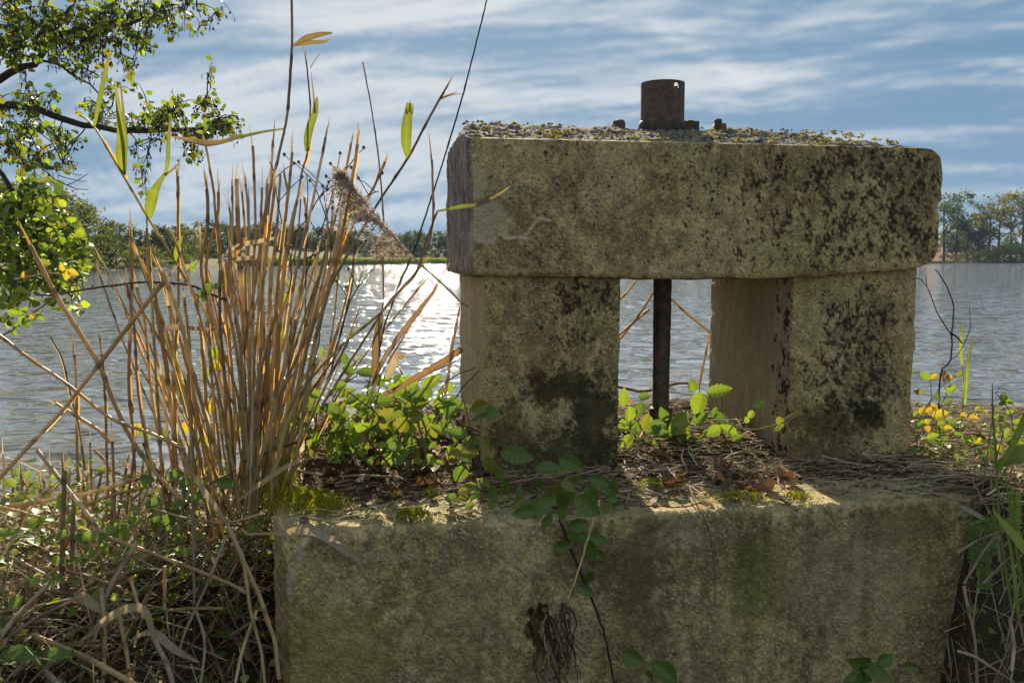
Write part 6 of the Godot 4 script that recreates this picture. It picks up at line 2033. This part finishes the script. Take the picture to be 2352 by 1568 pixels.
	cane(t, view_line([2288, 903, 2296, 890, 2320, 896, 2356, 892], 2.1, 2.1), 0.0009, 0.0007, Color(0.10, 0.08, 0.08))
	cane(t, view_line([2318, 955, 2335, 950, 2352, 940], 2.1, 2.1), 0.0009, 0.0007, Color(0.10, 0.08, 0.08))
	cane(t, view_line([2326, 985, 2305, 968, 2285, 950, 2275, 925], 2.1, 2.1), 0.0009, 0.0007, Color(0.10, 0.08, 0.08))
	leaves_at(t, [[2306, 912, 26, "bright", 20], [2316, 922, 24, "bright", 90], [2300, 925, 22, "green", 250], [2290, 958, 24, "bright", 260], [2300, 964, 24, "bright", 90], [2295, 985, 26, "bright", 230], [2312, 995, 26, "bright", 200], [2285, 1000, 22, "bright", 240], [2320, 945, 20, "bright", 80], [2340, 968, 24, "bright", 60], [2350, 975, 22, "bright", 100], [2330, 985, 20, "green", 100], [2322, 925, 20, "green", 120]], 2.1, null, Vector3(0, 0.2, 1), 0.3)
	# tall grass in front at the right
	t = thing("tall_grass", "tall green grass with one thin dark upright stem at the photo's right edge", "grass", at(2330, 1420, 1.5))
	var gc := Color(0.15, 0.21, 0.045)
	var br := Color(0.27, 0.36, 0.06)
	reed_leaf(t, [2325, 1400, 2308, 1290, 2297, 1204, 2291, 1100, 2287, 1029, 2281, 960, 2280, 877], 1.50, 1.50, [0.006, 0.006, 0.005, 0.005, 0.005, 0.004, 0.001], [gc, gc, gc, gc, Color(0.10, 0.08, 0.06)], Vector3(0, 0, 1), 0.0, "blade", "stem")
	reed_leaf(t, [2290, 1082, 2305, 1060, 2325, 1025, 2352, 966, 2375, 920], 1.50, 1.46, [0.005, 0.010, 0.012, 0.013, 0.012], [br, br, gc], Vector3(-0.2, 0.1, 1))
	reed_leaf(t, [2290, 1074, 2310, 1058, 2335, 1046, 2375, 1035], 1.52, 1.48, [0.006, 0.022, 0.030, 0.030], [gc, gc, br], Vector3(0.2, 0.5, 1))
	reed_leaf(t, [2280, 1168, 2300, 1195, 2325, 1225, 2352, 1258, 2380, 1290], 1.42, 1.40, [0.001, 0.012, 0.016, 0.018, 0.016], [br, br, br], Vector3(0, 0.4, 1))
	reed_leaf(t, [2365, 1430, 2349, 1341, 2335, 1260, 2322, 1170, 2314, 1119, 2310, 1080], 1.48, 1.48, [0.006, 0.006, 0.006, 0.005, 0.004, 0.001], [gc, gc, gc], Vector3(0, 0, 1), 0.0, "blade", "stem")
	reed_leaf(t, [2340, 1420, 2330, 1320, 2318, 1240, 2305, 1180], 1.46, 1.46, [0.006, 0.007, 0.006, 0.001], [gc, br, gc], Vector3(0, 0, 1))
	reed_leaf(t, [2300, 1240, 2270, 1200, 2230, 1176, 2205, 1162], 1.55, 1.62, [0.006, 0.010, 0.014, 0.010], [Color(0.34, 0.30, 0.2), Color(0.3, 0.26, 0.18)], Vector3(0, 0.8, 0.6))
	for q in [[2240, 1240, 11, "feathery blue-green cleavers shoot at the block's right edge"], [2275, 1220, 10, "second cleavers shoot, nearer the tall grass"], [2330, 1180, 12, "bright yellow-green herb under the broad grass blade"], [2262, 1300, 9, "dim herb shoot on the right bank's face"]]:
		var n := thing("herb_plant", q[3], "plant", at(q[0], q[1] + 60, 1.55))
		cane(n, view_line([q[0] + 4, q[1] + 60, q[0], q[1], q[0] + 2, q[1] - 50], 1.55, 1.55), 0.0012, 0.0008, Color(0.14, 0.2, 0.07))
		for k in int(q[2]):
			var v: float = q[1] + 50.0 - k * 9.0
			leaves_at(n, [[q[0] - 8.0, v, 20, "bright" if q[0] == 2330 else "green", 285], [q[0] + 9.0, v, 20, "bright" if q[0] == 2330 else "green", 75]], 1.55, null, Vector3(0, 0.6, 1), 0.3)
